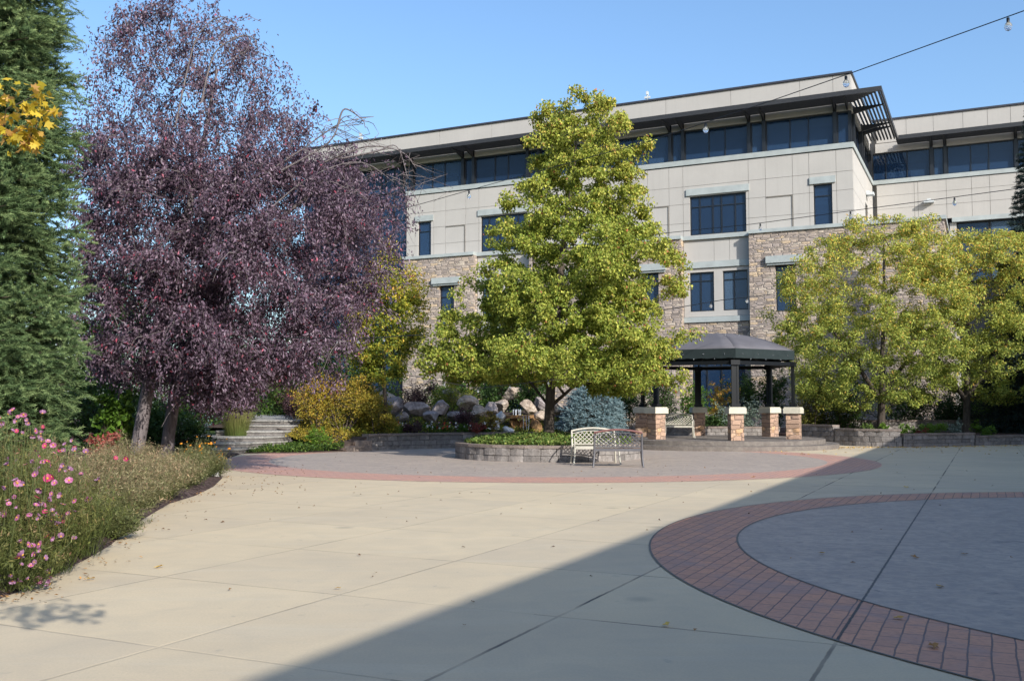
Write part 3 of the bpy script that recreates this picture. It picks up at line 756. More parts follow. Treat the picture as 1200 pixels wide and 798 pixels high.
def window(face,a0,a1,z0,z1,mul=(),tran=(),set_=.10,fw=.06,name='window',parent=BL,thick=()):
    m=MB(); d0,d1=set_,set_+.09
    fbox(m,face,a0,a1,z0,z0+fw,d0,d1); fbox(m,face,a0,a1,z1-fw,z1,d0,d1)
    fbox(m,face,a0,a0+fw,z0+fw,z1-fw,d0,d1); fbox(m,face,a1-fw,a1,z0+fw,z1-fw,d0,d1)
    for x in mul: fbox(m,face,x-fw*.5,x+fw*.5,z0+fw,z1-fw,d0+.004,d1)
    xs=[a0+fw]+sorted(mul)+[a1-fw]
    for t in tran:
        for p,q in zip(xs[:-1],xs[1:]): fbox(m,face,p+fw*.5,q-fw*.5,t-fw*.4,t+fw*.4,d0+.008,d1)
    f=m.build(name,M['frame'],parent)
    m=MB(); fbox(m,face,a0+.01,a1-.01,z0+.01,z1-.01,set_+.05,set_+.06); m.build('pane',M['glass'],f)
    for p,q in zip(xs[:-1],xs[1:]):
        if wrg.rand()<.5 and q-p>.3:
            dr=(z1-z0)*wrg.uniform(.15,.6) if z1-z0<5 else wrg.uniform(.8,2.4)
            m=MB(); fbox(m,face,p+.03,q-.03,z1-fw-dr,z1-fw,set_+.105,set_+.115); m.build('blind',M['blind'],f)
    return f
FR=('f',0.); SD=('s',0.); D=9.82; WG=('f',D); STF=('f',-.5)
mid=-13.6
mir=lambda x: 2*mid-x
# ---- main facade panels
xs=sorted({-27.,0.,-5.38,-4.47,-3.05,-2.2,-.83,-9.0,-9.8,-11.05,-12.6,mid,mir(-12.6),mir(-5.38),mir(-4.47),mir(-3.05),mir(-2.2),mir(-.83),mir(-9.0),mir(-9.8),mir(-11.05)})
zs=[10.8,11.55,12.62,13.6,14.76]
w2=[(-8.63,-5.52),(mir(-5.52),mir(-8.63))]; nw=[(-2.0,-1.05),(mir(-1.05),mir(-2.0))]
holes=[(a,b,10.84,13.0) for a,b in w2]+[(a,b,10.84,13.03) for a,b in nw]
wall=MB(); jb=MB()
panels(wall,jb,FR,xs,zs,holes)
# blind squares: recess shade painted as dark strips along top and right edges
sq=BX()
for a,b in ((-4.44,-3.06),(-11.02,-9.82),(mir(-3.06),mir(-4.44)),(mir(-9.82),mir(-11.02))):
    fbox(sq,FR,a,b,12.56,12.61,-.03,.0); fbox(sq,FR,b-.05,b,10.85,12.56,-.03,.0)
sq.build('recess_shade_strip',M['joint'],BL)
# recess panels between the stone bays
for a,b in ((-9.0,-5.3),(mir(-5.3),mir(-9.0))):
    panels(wall,jb,FR,[a,a+1.7,a+2.55,b],[9.35,10.58],[])
    panels(wall,jb,FR,[a,b],[6.32,9.0],[(a+.32,a+1.67,6.62,8.78),(a+2.15,a+3.5,6.62,8.78)])
# parapet band, soffit strip
panels(wall,jb,FR,[-35.2]+[mid-3.67*k for k in (5,4,3,2,1,0,-1,-2,-3)]+[-.9,0.],[17.36,18.72],[],.3)
panels(wall,jb,FR,[-35.2,-26.6,-22.2,-17.8,-13.4,-9.,-4.5,0],[16.76,17.34],[],.22)
# side face
panels(wall,jb,SD,[0.245,2.6,4.3,6.9,8.4,D],zs,[(5.6,6.9,10.84,13.0)]); panels(wall,jb,SD,[.305,3.2,6.4,D],[17.36,18.72],[],.3)
panels(wall,jb,SD,[.225,4.9,D],[16.76,17.34],[],.22)
# wing
wx=[.245,2.35,2.55,4.1,5.45,6.4,7.8,9.2,11.7,14.,16.4,20]
panels(wall,jb,WG,wx,[12.45,13.3,14.1,14.8],[]); panels(wall,jb,WG,[.3,2,3.5,5.1,6.4,7.6,9.1,11,13,15,17,20],[17.36,18.72],[],.3); panels(wall,jb,WG,[.22,3.35,7.8,12.2,16.6,20],[16.76,17.34],[],.22)
panels(wall,jb,WG,[4.22,4.6],[.3,12.18],[]); panels(wall,jb,WG,[9.8,12,15,20],[.3,4,8,12.18],[])
wall.build('wall',M['panel'],BL); jb.build('panel_joint',M['joint'],BL)
core=MB(); core.box(-35.1,-.35,.42,14,.0,18.6); core.box(-35.0,19.9,D+.42,D+12,.0,18.6); core.box(-35.2,-34.9,.3,14,.01,18.7)
rm=MB(); rm.box(-34.9,-.3,.30,.415,.3,17.3); rm.box(.45,19.8,D+.30,D+.415,.3,17.3); rm.box(-.415,-.30,.5,D-.05,10.9,17.3); rm.build('room_dark_sheet',M['interior'],BL)  # near-black sheets behind the panes paint the darkness of unlit rooms
core.build('core_wall',M['panel'],BL)
# roof edges
cp=MB(); cp.box(-35.3,.08,-.08,.35,18.72,18.82); cp.box(-.35,.08,.352,D-.082,18.721,18.82); cp.box(.082,20.1,D-.08,D+.35,18.72,18.82); cp.build('roof_edge',M['cap'],BL)
rf=MB(); rf.box(-35.1,-.36,.36,D+12,18.55,18.66); rf.box(-.36,19.9,D+.36,D+12,18.551,18.66); rf.build('roof',M['cap'],BL)
# sills and ledges
sl_=BX(); sl_.box(-27.05,.07,-.07,.12,14.80,15.08); sl_.box(-.12,.07,.122,D-.072,14.801,15.08); sl_.box(.072,20,D-.07,D+.12,14.83,15.08); sl_.build('ribbon_sill',M['ledge'],BL)
lg=BX()
for a,b in ((-9.0,-5.3),(mir(-5.3),mir(-9.0))):
    lg.box(a,b,-.14,.1,10.58,10.795)                       # under the big windows
    lg.box(a,b,-.10,.1,9.0,9.34); lg.box(a,b,-.09,.1,6.02,6.31)
for a,b in ((-26.95,mir(-5.3)-0),(mir(-9.0),-9.0)): lg.box(a,b,-.60,.0,10.61,10.80)
lg.box(-5.3,4.35,-.60,.0,10.61,10.80); lg.box(.0,4.35,.002,D,10.612,10.80)
lg.box(4.36,20,D-.22,D+.1,12.18,12.44)
lg.build('ledge',M['ledge'],BL)
hd=BX()
for a,b in w2+nw: fbox(hd,FR,a-.18,b+.18,13.06,13.42,-.08,.0)
swin=[(-3.95,-2.9),(-11.35,-10.3)]; swin+= [(mir(b),mir(a)) for a,b in swin]
for a,b in swin: fbox(hd,STF,a-.45,b+.45,8.95,9.32,-.2,.0); fbox(hd,STF,a-.4,b+.4,8.84,8.948,-.12,.0)
hd.build('lintel',M['ledge'],BL)
# windows
for a,b in w2: window(FR,a,b,10.84,13.0,[a+.55,a+1.27,a+1.75,a+2.5],[12.42])
for a,b in nw: window(FR,a,b,10.84,13.03,[],[12.42])
for a,_ in ((-9.0,0),(mir(-5.3),0)):
    for o in (.32,2.15): window(FR,a+o,a+o+1.35,6.62,8.78,[a+o+.6],[8.3])
for a,b in swin: window(STF,a,b,6.4,8.82,[],[8.15],.18)
window(SD,5.6,6.9,10.84,13.0,[6.25],[12.42])
# stone bays
stn=MB()
def stone(face,a0,a1,z0,z1,holes,depth):
    rects=[(a0,a1,z0,z1)]
    for h in holes: rects=[q for r in rects for q in rect_minus(r,h)]
    for r in rects: fbox(stn,face,*r,0,depth)
sh=[(a,b,6.4,8.83) for a,b in swin]
stone(STF,-5.3,4.25,0,10.61,[h for h in sh if -5.3<h[0]<4],.48); stone(STF,mir(-9.0),-9.0,0,10.61,sh,.48); stone(STF,-26.9,mir(-5.3),0,10.61,sh,.48)
for a,b in ((-9.0,-5.3),(mir(-5.3),mir(-9.0))): stone(FR,a+.002,b-.002,0,6.02,[(a+.4,a+3.3,1.2,4.3)],.3)
fbox(stn,('s',4.25),-.01,D,0,10.608,0,.3)
stn.build('stone_facing',M['stone'],BL)
for a in (-9.0,mir(-5.3)): window(FR,a+.4,a+3.3,1.2,4.3,[a+1.2,a+2.0],[3.6],.12)
# ribbon windows: wide and narrow bays between dark posts
posts=BX()
def ribbon(face,bays,thick):
    for a,b,mu in bays: window(face,a,b,15.09,16.74,mu,[],.10,.05,'ribbon_window')
    for t in thick: fbox(posts,face,t-.09,t+.09,15.085,17.2,-.06,.1)
tk=[-.83,-4.5,-5.3]; bays=[(-.74,-.04,[]),(-4.41,-.92,[-3.15,-2.2]),(-5.21,-4.59,[])]
x=-5.3
while x>-33:
    a=x-3.68; bays.append((a+.09,x-.09,[a+1.45,a+2.35])); tk.append(a); bays.append((a-.64,a-.09,[])); x=a-.73; tk.append(x)
ribbon(FR,bays,tk)
ribbon(SD,[(.05,.75,[]),(.93,4.4,[2.1,3.2]),(4.58,5.2,[]),(5.38,9.0,[6.6,7.8]),(9.18,9.8,[])],[.84,4.49,5.29,9.09])
ribbon(WG,[(.04,3.26,[.8,2.0]),(3.44,4.0,[]),(4.2,7.72,[5.45,6.4]),(7.9,8.5,[]),(8.7,12.2,[9.9,11.]),(12.4,13.,[]),(13.2,16.7,[14.4,15.5]),(16.9,19.9,[18])],[3.35,4.1,7.81,8.6,12.3,13.1,16.8])
posts.build('ribbon_post',M['frame'],BL)
# curtain wall at the left end, wing window wall
z=[.4,2.2,4.6,6.3,8.2,9.8,11.9,13.3,15.05,16.74]
for k in range(4):
    a=-35.1+2.03*k; window(FR,a,a+2.02,.35,16.74,[a+1.0],z[1:-1],.12,.07,'curtain_wall')
for k in range(3): window(WG,4.62+1.72*k,4.62+1.72*k+1.7,8.7,12.16,[],[11.2],.15,.07)
# sunshade
W=1.62; ss=MB(); ZS=17.2
ss.box(-35.3,W,-W,-W+.09,ZS-.10,ZS+.14); ss.box(W-.09,W,-W+.092,D-W+.2,ZS-.10,ZS+.14)
for k in range(8):
    o=.15+k*.185
    ss.box(-35.3,o-.003,-o-.036,-o+.036,ZS-.07,ZS+.06)
    ss.box(o-.036,o+.036,-o+.039,D-W+.1,ZS-.07,ZS+.06)
ss.build('sunshade',M['dark'],BL)
class HX(list):
    def hexa(s,p): s.append(p)
    def build(s,name,mat,parent):
        for p in s:
            m=MB(); m.hexa(p); m.build(name,mat,parent)
br=HX()
for t in tk+[-.2]:
    br.hexa([(t-.04,-W+.1,ZS-.11),(t+.04,-W+.1,ZS-.11),(t+.04,-.05,ZS-.42),(t-.04,-.05,ZS-.42),(t-.04,-W+.1,ZS-.075),(t+.04,-W+.1,ZS-.075),(t+.04,-.05,ZS-.075),(t-.04,-.05,ZS-.075)])
for t in (.84,4.49,5.29):
    br.hexa([(.05,t-.05,ZS-.42),(W-.1,t-.05,ZS-.11),(W-.1,t+.05,ZS-.11),(.05,t+.05,ZS-.42),(.05,t-.05,ZS-.075),(W-.1,t-.05,ZS-.075),(W-.1,t+.05,ZS-.075),(.05,t+.05,ZS-.075)])
for t in (3.35,4.1,7.81,8.6,12.3,13.1,16.8):
    br.hexa([(t-.04,D-1.4,ZS-.11),(t+.04,D-1.4,ZS-.11),(t+.04,D-.05,ZS-.42),(t-.04,D-.05,ZS-.42),(t-.04,D-1.4,ZS-.075),(t+.04,D-1.4,ZS-.075),(t+.04,D-.05,ZS-.075),(t-.04,D-.05,ZS-.075)])
br.build('sunshade_bracket',M['dark'],BL)
sw=MB(); sw.box(W+.02,20,D-1.5,D-1.41,ZS-.10,ZS+.14)
for k in range(7): o=.15+k*.185; sw.box(1.5,20,D-o-.036,D-o+.036,ZS-.07,ZS+.06)
sw.build('sunshade',M['dark'],BL)
# wall lamps and roof aerials
for face,a,zz in ((WG,3.15,13.55),(SD,6.3,13.62)):
    m=MB(); fbox(m,face,a-.28,a+.28,zz-.12,zz+.02,-.42,-.02); fbox(m,face,a-.1,a+.1,zz+.02,zz+.14,-.2,0.); m.build('wall_lamp',M['lampmetal'],BL)
for a in (-11.2,-31.,):
    m=MB(); m.tube([(a,.6,18.6),(a,.6,19.35)],.03,5); m.box(a-.16,a+.16,.55,.65,19.1,19.22); m.box(a-.05,a+.05,.5,.7,19.3,19.5); m.build('roof_aerial',M['lampmetal'],BL)

# ------------------------------------------------------------------ the building that throws the shade over the plaza (outside the frame)
H=6.0; tt=H/math.tan(R(EL)); E=np.array([-1.44+SUNH[0]*tt,5.0+SUNH[1]*tt,0])
NB=thing('office_wing','long beige office wing on the right whose roof shades the plaza','building',tuple(E),-ANG)
m=MB(); m.box(0,18,-60,66,0,H-.1); m.build('wall',M['panel'],NB)
m=MB(); m.box(0,18,-60,66,H-.098,H); m.build('roof_edge',M['cap'],NB)
for k in range(1):
    for j in range(8):
        y0=-50+14*j; m=MB(); m.box(-.05,-.01,y0,y0+10,1.0+4*k,3.2+4*k); m.build('window',M['glass'],NB)

# ------------------------------------------------------------------ gazebo
GC=np.array([7.3,35.3]); GR=2.75; FL=.30
m=MB(); m.prism(circle(GC,4.2,72),-.03,.15); struct('patio_step',m,M['patio'])
m=MB(); m.prism(circle(GC,3.75,72),.152,FL); struct('patio_step',m,M['patio'])
gz=thing('gazebo','hexagonal gazebo with charcoal canvas dome, black posts and stone pier bases','gazebo',(GC[0],GC[1],FL))
gang=[2,62,122,182,242,302]
gp=[(GC[0]+GR*math.sin(R(a)),GC[1]-GR*math.cos(R(a))) for a in gang]
for a,(x,y) in zip(gang,gp):
    ax=R(a); m=MB(); rg=np.random.RandomState(a+1)
    m.obox((0,0),ax,.215,.215,0.,.88); 
    for k in range(5):   # uneven faces
        pass
    s=m.build('stone_pier',M['pierstone'],gz); s.location=(x-GC[0],y-GC[1],0)
    m=MB(); m.obox((0,0),ax,.29,.29,.882,1.06); m.obox((0,0),ax,.265,.265,1.062,1.10); c=m.build('cap',M['capstone'],s)
    m=MB()
    for sx in (-.085,.085): 
        cx,cy=sx*math.cos(ax),sx*math.sin(ax); m.obox((cx,cy),ax,.035,.035,1.102,2.66)
    m.obox((0,0),ax,.15,.10,1.102,1.22); m.obox((0,0),ax,.15,.10,2.50,2.66); m.obox((0,0),ax,.05,.02,1.22,2.5)
    p=m.build('post',M['black'],gz); p.location=(x-GC[0],y-GC[1],0)
# canopy
def hexpt(rad,k,t,z):
    a0=R(gang[k]); a1=R(gang[(k+1)%6]); p=np.array([math.sin(a0),-math.cos(a0)])*(1-t)+np.array([math.sin(a1),-math.cos(a1)])*t
    return (p[0]*rad,p[1]*rad,z)
RE=2.80; ZE=3.34-FL; ZT=4.05-FL; nr=8; nt=6
m=MB(); V=[]
for k in range(6):
    base=len(m.v)
    for i in range(nr+1):
        f=i/nr; rad=RE*(1-f); z=ZE+(ZT-ZE)*(1-(1-f)**2.1)
        for j in range(nt+1):
            t=j/nt; q=hexpt(rad,k,t,z-.035*math.sin(math.pi*t)*math.sin(math.pi*f)); m.v.append(q)
    for i in range(nr):
        for j in range(nt):
            a=base+i*(nt+1)+j; m.f.append((a,a+1,a+nt+2,a+nt+1)); m.sm.append(True)
can=m.build('canopy',M['canopy'],gz); mo=can.modifiers.new('cloth thickness','SOLIDIFY'); mo.thickness=.02; mo.offset=-1
m=MB()
for k in range(6):
    b=len(m.v)
    for j in range(13):
        t=j/12; q=hexpt(RE+.005,k,t,0); m.v.append((q[0],q[1],ZE+.01)); m.v.append((q[0],q[1],ZE-.31+.012*math.sin(t*37+k)))
    for j in range(12): m.f.append((b+2*j,b+2*j+2,b+2*j+3,b+2*j+1)); m.sm.append(False)
va=m.build('valance',M['valance'],can); mo=va.modifiers.new('cloth thickness','SOLIDIFY'); mo.thickness=.015
m=MB()
for k in range(6):
    q0=hexpt(GR,k,0,2.66); q1=hexpt(GR,k,1,2.66); ax=math.atan2(q1[1]-q0[1],q1[0]-q0[0]); c=((q0[0]+q1[0])/2,(q0[1]+q1[1])/2)
    m.obox(c,ax,GR*.5-.17,.05,2.52,2.64)
    m.tube([hexpt(GR,k,0,2.62),(0,0,ZT-.12)],.035,4)
m.build('roof_frame',M['black'],gz)
# little globe lights along valance and roof
def add_bulbs(parent,pts,r=.028,socket=True):
    for p in pts:
        m=MB(); m.lathe(p,[(0.001,-r*1.2),(r*.7,-r*.8),(r,0),(r*.75,r*.7),(r*.4,r*1.1)],8); b=m.build('bulb',M['bulb'],parent)
        if socket:
            m=MB(); m.lathe(p,[(r*.42,r*1.0),(r*.42,r*2.2),(.002,r*2.4)],6); m.build('socket',M['black'],b)
pts=[]
for k in range(6):
    for t in (.12,.37,.62,.87): q=hexpt(RE+.04,k,t,ZE-.06 if int(t*8)%2 else ZE-.17); pts.append(q)
    for t in (.25,.5,.75): q=hexpt(RE+.04,k,t,ZE-.33); pts.append(q)
    for f,t in ((.45,.0),(.5,.5)):
        pts.append(hexpt(RE*(1-f)+.02,k,t,ZE+(ZT-ZE)*(1-(1-f)**2.1)+.03))
add_bulbs(gz,pts,.018,False)

# ------------------------------------------------------------------ benches
def bench(label,loc,rz,iron,seatm,railm,width=1.14):
    b=thing('garden_bench',label,'bench',loc,rz,'metal garden benches'); w=width/2
    # local: front is -y
    m=MB()
    for i in range(6):
        y=-.24+i*.085; m.box(-w+.03,w-.03,y,y+.07,.405,.43)
    m.build('seat',seatm,b)
    m=MB(); m.box(-w+.03,w-.03,-.27,-.245,.37,.43); m.box(-w+.03,w-.03,.25,.275,.37,.43); m.build('seat_frame',iron,b)
    for sx in (-1,1):
        m=MB(); m.tube([(sx*(w+.03),-.32,0),(sx*w,-.27,.2),(sx*(w-.01),-.255,.41)],[.024,.020,.026],6); m.build('leg',iron,b)
        m=MB(); m.tube([(sx*(w+.02),.36,0),(sx*w,.285,.22),(sx*(w-.01),.265,.41),(sx*(w-.01),.31,.60),(sx*(w-.01),.36,.78)],[.024,.022,.028,.028,.024],6); m.build('leg',iron,b)
        m=MB(); m.tube([(sx*w,.31,.62),(sx*w,.12,.645),(sx*w,-.12,.645),(sx*w,-.26,.615),(sx*w,-.285,.56),(sx*w,-.255,.42)],.018,6); m.build('armrest',iron,b)
    def by(z): return .262+(z-.41)*.27
    def arch(x): return .795+.075*(1-(x/w)**2)
    m=MB(); xs_=np.linspace(-w,w,17)
    m.tube([(x,by(.8),arch(x)) for x in xs_],.028,6); m.build('top_rail',railm,b)
    m=MB(); m.tube([(-w,by(.47),.47),(w,by(.47),.47)],.014,5); m.tube([(x,by(.75),arch(x)-.07) for x in xs_],.012,5)
    n=9
    for i in range(-4,n+1):
        for s in (1,-1):
            pts=[]
            for t in np.linspace(0,1,9):
                x=s*(-w+.06+(i/n)*(2*w-.12)+t*.36+.03*math.sin(t*math.pi)); z=.47+t*(.33)
                if abs(x)<w-.03 and z<arch(x)-.065: pts.append((x,by(z),z))
            if len(pts)>1: m.tube(pts,.011,4)
    m.build('backrest',iron,b); return b
bench('cream lattice bench standing against the round planter, facing the plaza',(at(698,540,24.35)[0],24.45,.004),R(4),M['cream'],M['cream'],M['cream'],1.10)
bench('dark grey bench with red brown top rail, its back to the camera',(at(724,545,23.35)[0],23.3,.004),R(180-5),M['bronze'],M['woodtan'],M['woodred'],1.12)
bench('white lattice bench standing under the gazebo roof',(at(797,500,35.4)[0],35.6,FL),R(-6),M['cream'],M['cream'],M['cream'],1.0)

# ------------------------------------------------------------------ string lights
def strand(label,ctrl,bulbs,r=.05,sag=.0,thick=.006):
    P=[np.array(p) for p in ctrl]; pts=[]
    for a,b in zip(P[:-1],P[1:]):
        for i in range(12):
            t=i/12; q=a*(1-t)+b*t; q=q-np.array([0,0,sag*np.linalg.norm(b-a)*4*t*(1-t)]); pts.append(q)
    pts.append(P[-1]); o=tuple(pts[0]); s=thing('string_light',label,'string light',o,0,'string lights over the plaza')
    m=MB(); m.tube(pts,thick,4); m.build('cable',M['black'],s,o)
    A=np.array(pts); bp=[]
    for u,v in bulbs:
        best=None
        for p in A:
            d=p-np.array([0,0,EYE]); yc=d[1]*math.cos(PT)+d[2]*math.sin(PT); uu=CX+F*d[0]/yc
            if best is None or abs(uu-u)<best[0]: best=(abs(uu-u),p)
        bp.append(best[1]-np.array(o)-np.array([0,0,r*2.6]))
    add_bulbs(s,[tuple(b) for b in bp],r); return s
strand('long black festoon cable with three large bulbs rising to the upper right corner',[at(1330,-34,9.5),at(1200,13,10),at(1000,85,11.5),at(905,118,12.8),at(760,166,15),at(590,212,17.5),at(476,244,19.2),at(430,262,20)],[(1186,22),(994,92),(826,148),(548,228)],.042)
strand('thin festoon cable crossing the middle of the office facade',[at(1260,205,20),at(1194,221,20.5),at(1022,244,22.5),at(880,263,24.5),at(773,274,26),at(690,300,27.5)],[(1113,236),(1001,249),(887,262),(774,274)],.052,0,.008)
strand('short festoon cable at window height between the green tree and the yellowing tree',[at(700,368,27),at(774,364,27.8),at(844,352,29.5),at(905,345,31)],[(760,366),(834,355),(873,351)],.05,0,.011)
strand('festoon cable hung through the lower branches of the purple tree',[at(250,392,19.0),at(340,396,18.2),at(420,397,20),at(500,392,24)],[(287,394),(312,395),(339,396),(362,396),(392,397),(420,397),(450,397)],.026,0,.010)
strand('festoon cable sagging across the front of the green tree',[at(480,440,24),at(560,455,24.6),at(650,445,24.5),at(740,440,26),at(800,412,31)],[(520,446),(560,452),(600,451),(640,448),(690,446)],.028,0,.008)

# ------------------------------------------------------------------ trees
# tall pyramidal tree in the round planter
rg=np.random.RandomState(21); Y=27.7; bx0=at(643,500,Y)[0]
prof=px_profile([(122,655,716),(135,630,726),(150,612,748),(180,618,760),(205,612,768),(235,592,764),(262,588,770),(290,572,792),(310,560,806),(335,548,800),(365,534,790),(395,508,796),(420,503,808),(440,506,824),(450,512,838),(457,530,836),(463,590,800)],Y)
T,f=limb_targets(prof,Y,lambda z: float(np.interp(z,[.5,4.2,6.2,8.2,9.7],[bx0,bx0+.25,bx0+.45,bx0+.75,bx0+.85])),105,1350,rg,.95,.22,.19)
spr=[(795,300),(780,303),(800,312),(765,268),(757,240),(748,205),(760,262),(800,345),(600,240),(592,262),(575,285),(548,330),(535,345),(640,126),(628,136),(716,120),(728,134),(700,112),(748,175)]
sp=np.array([at(u,v,Y+rg.uniform(-.6,.3)) for u,v in spr]); T=np.concatenate([T,sp]); f=np.concatenate([f,np.ones(len(sp))]); fl_=np.where(T[:,0]>bx0+1.2,1.72,2.0)+.30*np.abs(rg.normal(size=len(T))); T[:,2]=np.where(T[:,2]<fl_,fl_+rg.uniform(0,.35,len(T)),T[:,2])
bx_=at(643,500,Y)[0]
tr=[[(bx_,Y,.45,.20),(bx_,Y,.62,.165),(bx_+.03,Y,1.4,.14),(bx_+.1,Y,2.6,.13),(bx_+.25,Y+.05,4.2,.11),(bx_+.45,Y,6.2,.08),(bx_+.75,Y,8.2,.045),(bx_+.85,Y,9.7,.015)]]
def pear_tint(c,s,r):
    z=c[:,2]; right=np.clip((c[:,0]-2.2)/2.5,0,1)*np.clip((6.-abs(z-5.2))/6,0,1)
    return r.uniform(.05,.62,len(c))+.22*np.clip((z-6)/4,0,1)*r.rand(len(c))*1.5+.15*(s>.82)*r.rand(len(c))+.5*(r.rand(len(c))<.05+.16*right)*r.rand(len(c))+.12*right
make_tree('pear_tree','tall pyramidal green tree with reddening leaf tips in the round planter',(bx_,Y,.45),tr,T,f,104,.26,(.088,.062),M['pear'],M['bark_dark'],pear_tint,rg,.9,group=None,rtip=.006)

# purple leaved tree on two leaning trunks
rg=np.random.RandomState(5); Y=20.
prof=px_profile([(0,196,232),(20,150,262),(50,118,300),(90,106,335),(130,98,346),(165,96,364),(185,96,388),(205,96,432),(240,98,462),(290,98,458),(330,100,446),(370,104,432),(400,108,420),(425,112,398),(438,130,350),(452,205,300)],Y)
T1,f1=profile_targets([p for p in prof if p[0]>at(600,215,Y)[2]],Y,330,rg,.8,.42,1.2)
T2,f2=profile_targets([p for p in prof if p[0]<=at(600,180,Y)[2]],Y,720,rg,.85,.48,1.0)
rim=np.array([at(u,v,Y+rg.uniform(-1.,.8)) for u,v in ((118,44),(140,18),(165,6),(262,30),(285,62),(300,40),(318,84),(338,96),(352,120),(362,138),(346,108),(385,168),(410,176),(440,180),(462,196),(470,230),(474,262),(468,300),(460,330),(95,150),(92,200),(300,90),(325,110),(240,10))]); T1=np.concatenate([T1,rim]); f1=np.concatenate([f1,np.ones(len(rim))])
low=np.array([at(u,v,Y+rg.uniform(-1.2,.8)) for u,v in zip(rg.uniform(205,305,46),rg.uniform(425,478,46))]); low2=np.array([at(u,v,Y+rg.uniform(-1,1)) for u,v in zip(rg.uniform(110,400,30),rg.uniform(425,450,30))])
T=np.concatenate([T1,T2,low,low2]); f=np.concatenate([f1,f2,np.ones(76)])
xa=at(158,540,Y)[0]; xb=at(194,540,Y+.8)[0]
tr=[[(xa,Y,.02,.17),(xa+.05,Y,.6,.14),(xa+.2,Y,1.6,.13),(xa+.4,Y,2.6,.12),(xa+.7,Y,4.2,.09),(xa+1.1,Y+.1,6.2,.055),(xa+1.5,Y,8.4,.02)],
    [(xb,Y+.8,.02,.16),(xb+.05,Y+.8,.8,.13),(xb+.25,Y+.75,2.2,.12),(xb+.9,Y+.6,3.6,.09),(xb+2.0,Y+.4,5.0,.06),(xb+3.2,Y+.2,5.9,.03)]]
def bare(mb):
    r=np.random.RandomState(9)
    arcs=[[(236,120),(250,66),(274,46),(296,44),(302,62)],[(205,150),(225,60),(240,32),(262,20),(286,40)],[(300,210),(350,178),(396,146),(420,140)],[(330,200),(384,168),(400,140),(412,136)],[(380,190),(430,172),(470,178),(488,198)],[(400,186),(440,178),(465,172),(478,210)],[(396,146),(404,128),(424,140),(428,150)],[(300,260),(360,210),(420,190),(462,214)]]
    for k,a in enumerate(arcs):
        Yk=Y-1.6+r.uniform(-.6,.8); ctl=[at(u,v,Yk) for u,v in a]; pts=[]
        for i in range(len(ctl)-1):
            p0,p1,p2,p3=ctl[max(i-1,0)],ctl[i],ctl[i+1],ctl[min(i+2,len(ctl)-1)]
            for t in np.linspace(0,1,6,endpoint=False): pts.append(.5*((2*p1)+(-p0+p2)*t+(2*p0-5*p1+4*p2-p3)*t*t+(-p0+3*p1-3*p2+p3)*t**3))
        pts.append(ctl[-1]); mb.tube(pts,list(np.linspace(.020,.005,len(pts))),4)
        for j in range(6):
            b=pts[int(len(pts)*r.uniform(.35,.95))]; q=[b+np.array([r.normal()*.12*i,r.normal()*.1*i,.06*i-.06*i*i]) for i in range(5)]
            mb.tube(q,[.009,.008,.007,.005,.004],3)
    for j in range(60):   # weeping twigs
        t=T[r.randint(len(T))]; sx=r.uniform(-.5,.5); sy=r.uniform(-.5,.1); l=r.uniform(.5,1.2)
        mb.tube([t+np.array([sx*u,sy*u-.1,l*(.22*u-.75*u*u)]) for u in (0,.3,.6,.85,1.)],[.011,.010,.008,.006,.004],3,True,False)
def plum_tint(c,s,r): return r.uniform(0,.88,len(c))+.6*(r.rand(len(c))<.05+.06*(c[:,2]<4.5))*r.rand(len(c))
# airier towards the top
dens=np.where(T[:,2]>at(600,200,Y)[2],.62,1.35)
keep=rg.rand(len(T))<1; 
make_tree('purple_tree','purple leaved tree leaning on two pale trunks with bare arching twigs',(xa,Y,.0),tr,T,f,np.where(T[:,2]>at(600,190,Y)[2],26,112),.36,(.078,.036),M['plum'],M['twig'],plum_tint,rg,1.1,rtip=.0055,flat=.95,extra=bare,strands=(2100,.3,.85,30))

# yellowing trees on the right
for k,(bxp,byp,Yk,rows,lab,seed,nt,per) in enumerate((
  (1033,500,39.5,[(250,1030,1075),(262,990,1095),(285,945,1118),(310,920,1122),(335,908,1126),(360,900,1128),(390,900,1128),(415,906,1128),(440,918,1124),(462,940,1110),(480,980,1080)],'yellow green tree nearest the gazebo, growing behind the block wall',31,520,128),
  (1133,503,40.5,[(270,1125,1180),(285,1095,1215),(310,1080,1240),(340,1070,1255),(370,1068,1262),(400,1072,1262),(430,1085,1255),(455,1100,1240),(470,1120,1215)],'yellow green tree at the right edge of the picture with a dark forked trunk',33,480,118))):
    rg=np.random.RandomState(seed); prof=px_profile(rows,Yk); T,f=profile_targets(prof,Yk,nt,rg,.85,.36,1.15)
    bx_=at(bxp,byp,Yk)[0]; top=max(p[0] for p in prof)
    tr=[[(bx_,Yk,.3,.19),(bx_,Yk,.9,.15),(bx_+.05,Yk,1.9,.13),(bx_+.1,Yk,3.2,.10),(bx_+.2,Yk,5.,.07),(bx_+.3,Yk,top-1.,.025)],
        [(bx_+.06,Yk,1.8,.10),(bx_+.7,Yk-.1,2.8,.08),(bx_+1.8,Yk-.1,4.2,.05)],[(bx_-.02,Yk,1.7,.10),(bx_-.8,Yk,2.9,.08),(bx_-1.8,Yk,4.4,.045)]]
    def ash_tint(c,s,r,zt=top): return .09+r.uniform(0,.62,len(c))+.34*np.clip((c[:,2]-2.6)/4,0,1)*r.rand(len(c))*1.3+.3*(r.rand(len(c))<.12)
    make_tree('ash_tree',lab,(bx_,Yk,.3),tr,T,f,per,.36,(.105,.055),M['ash'],M['bark_dark'],ash_tint,rg,.4,group='yellowing trees behind the right wall')

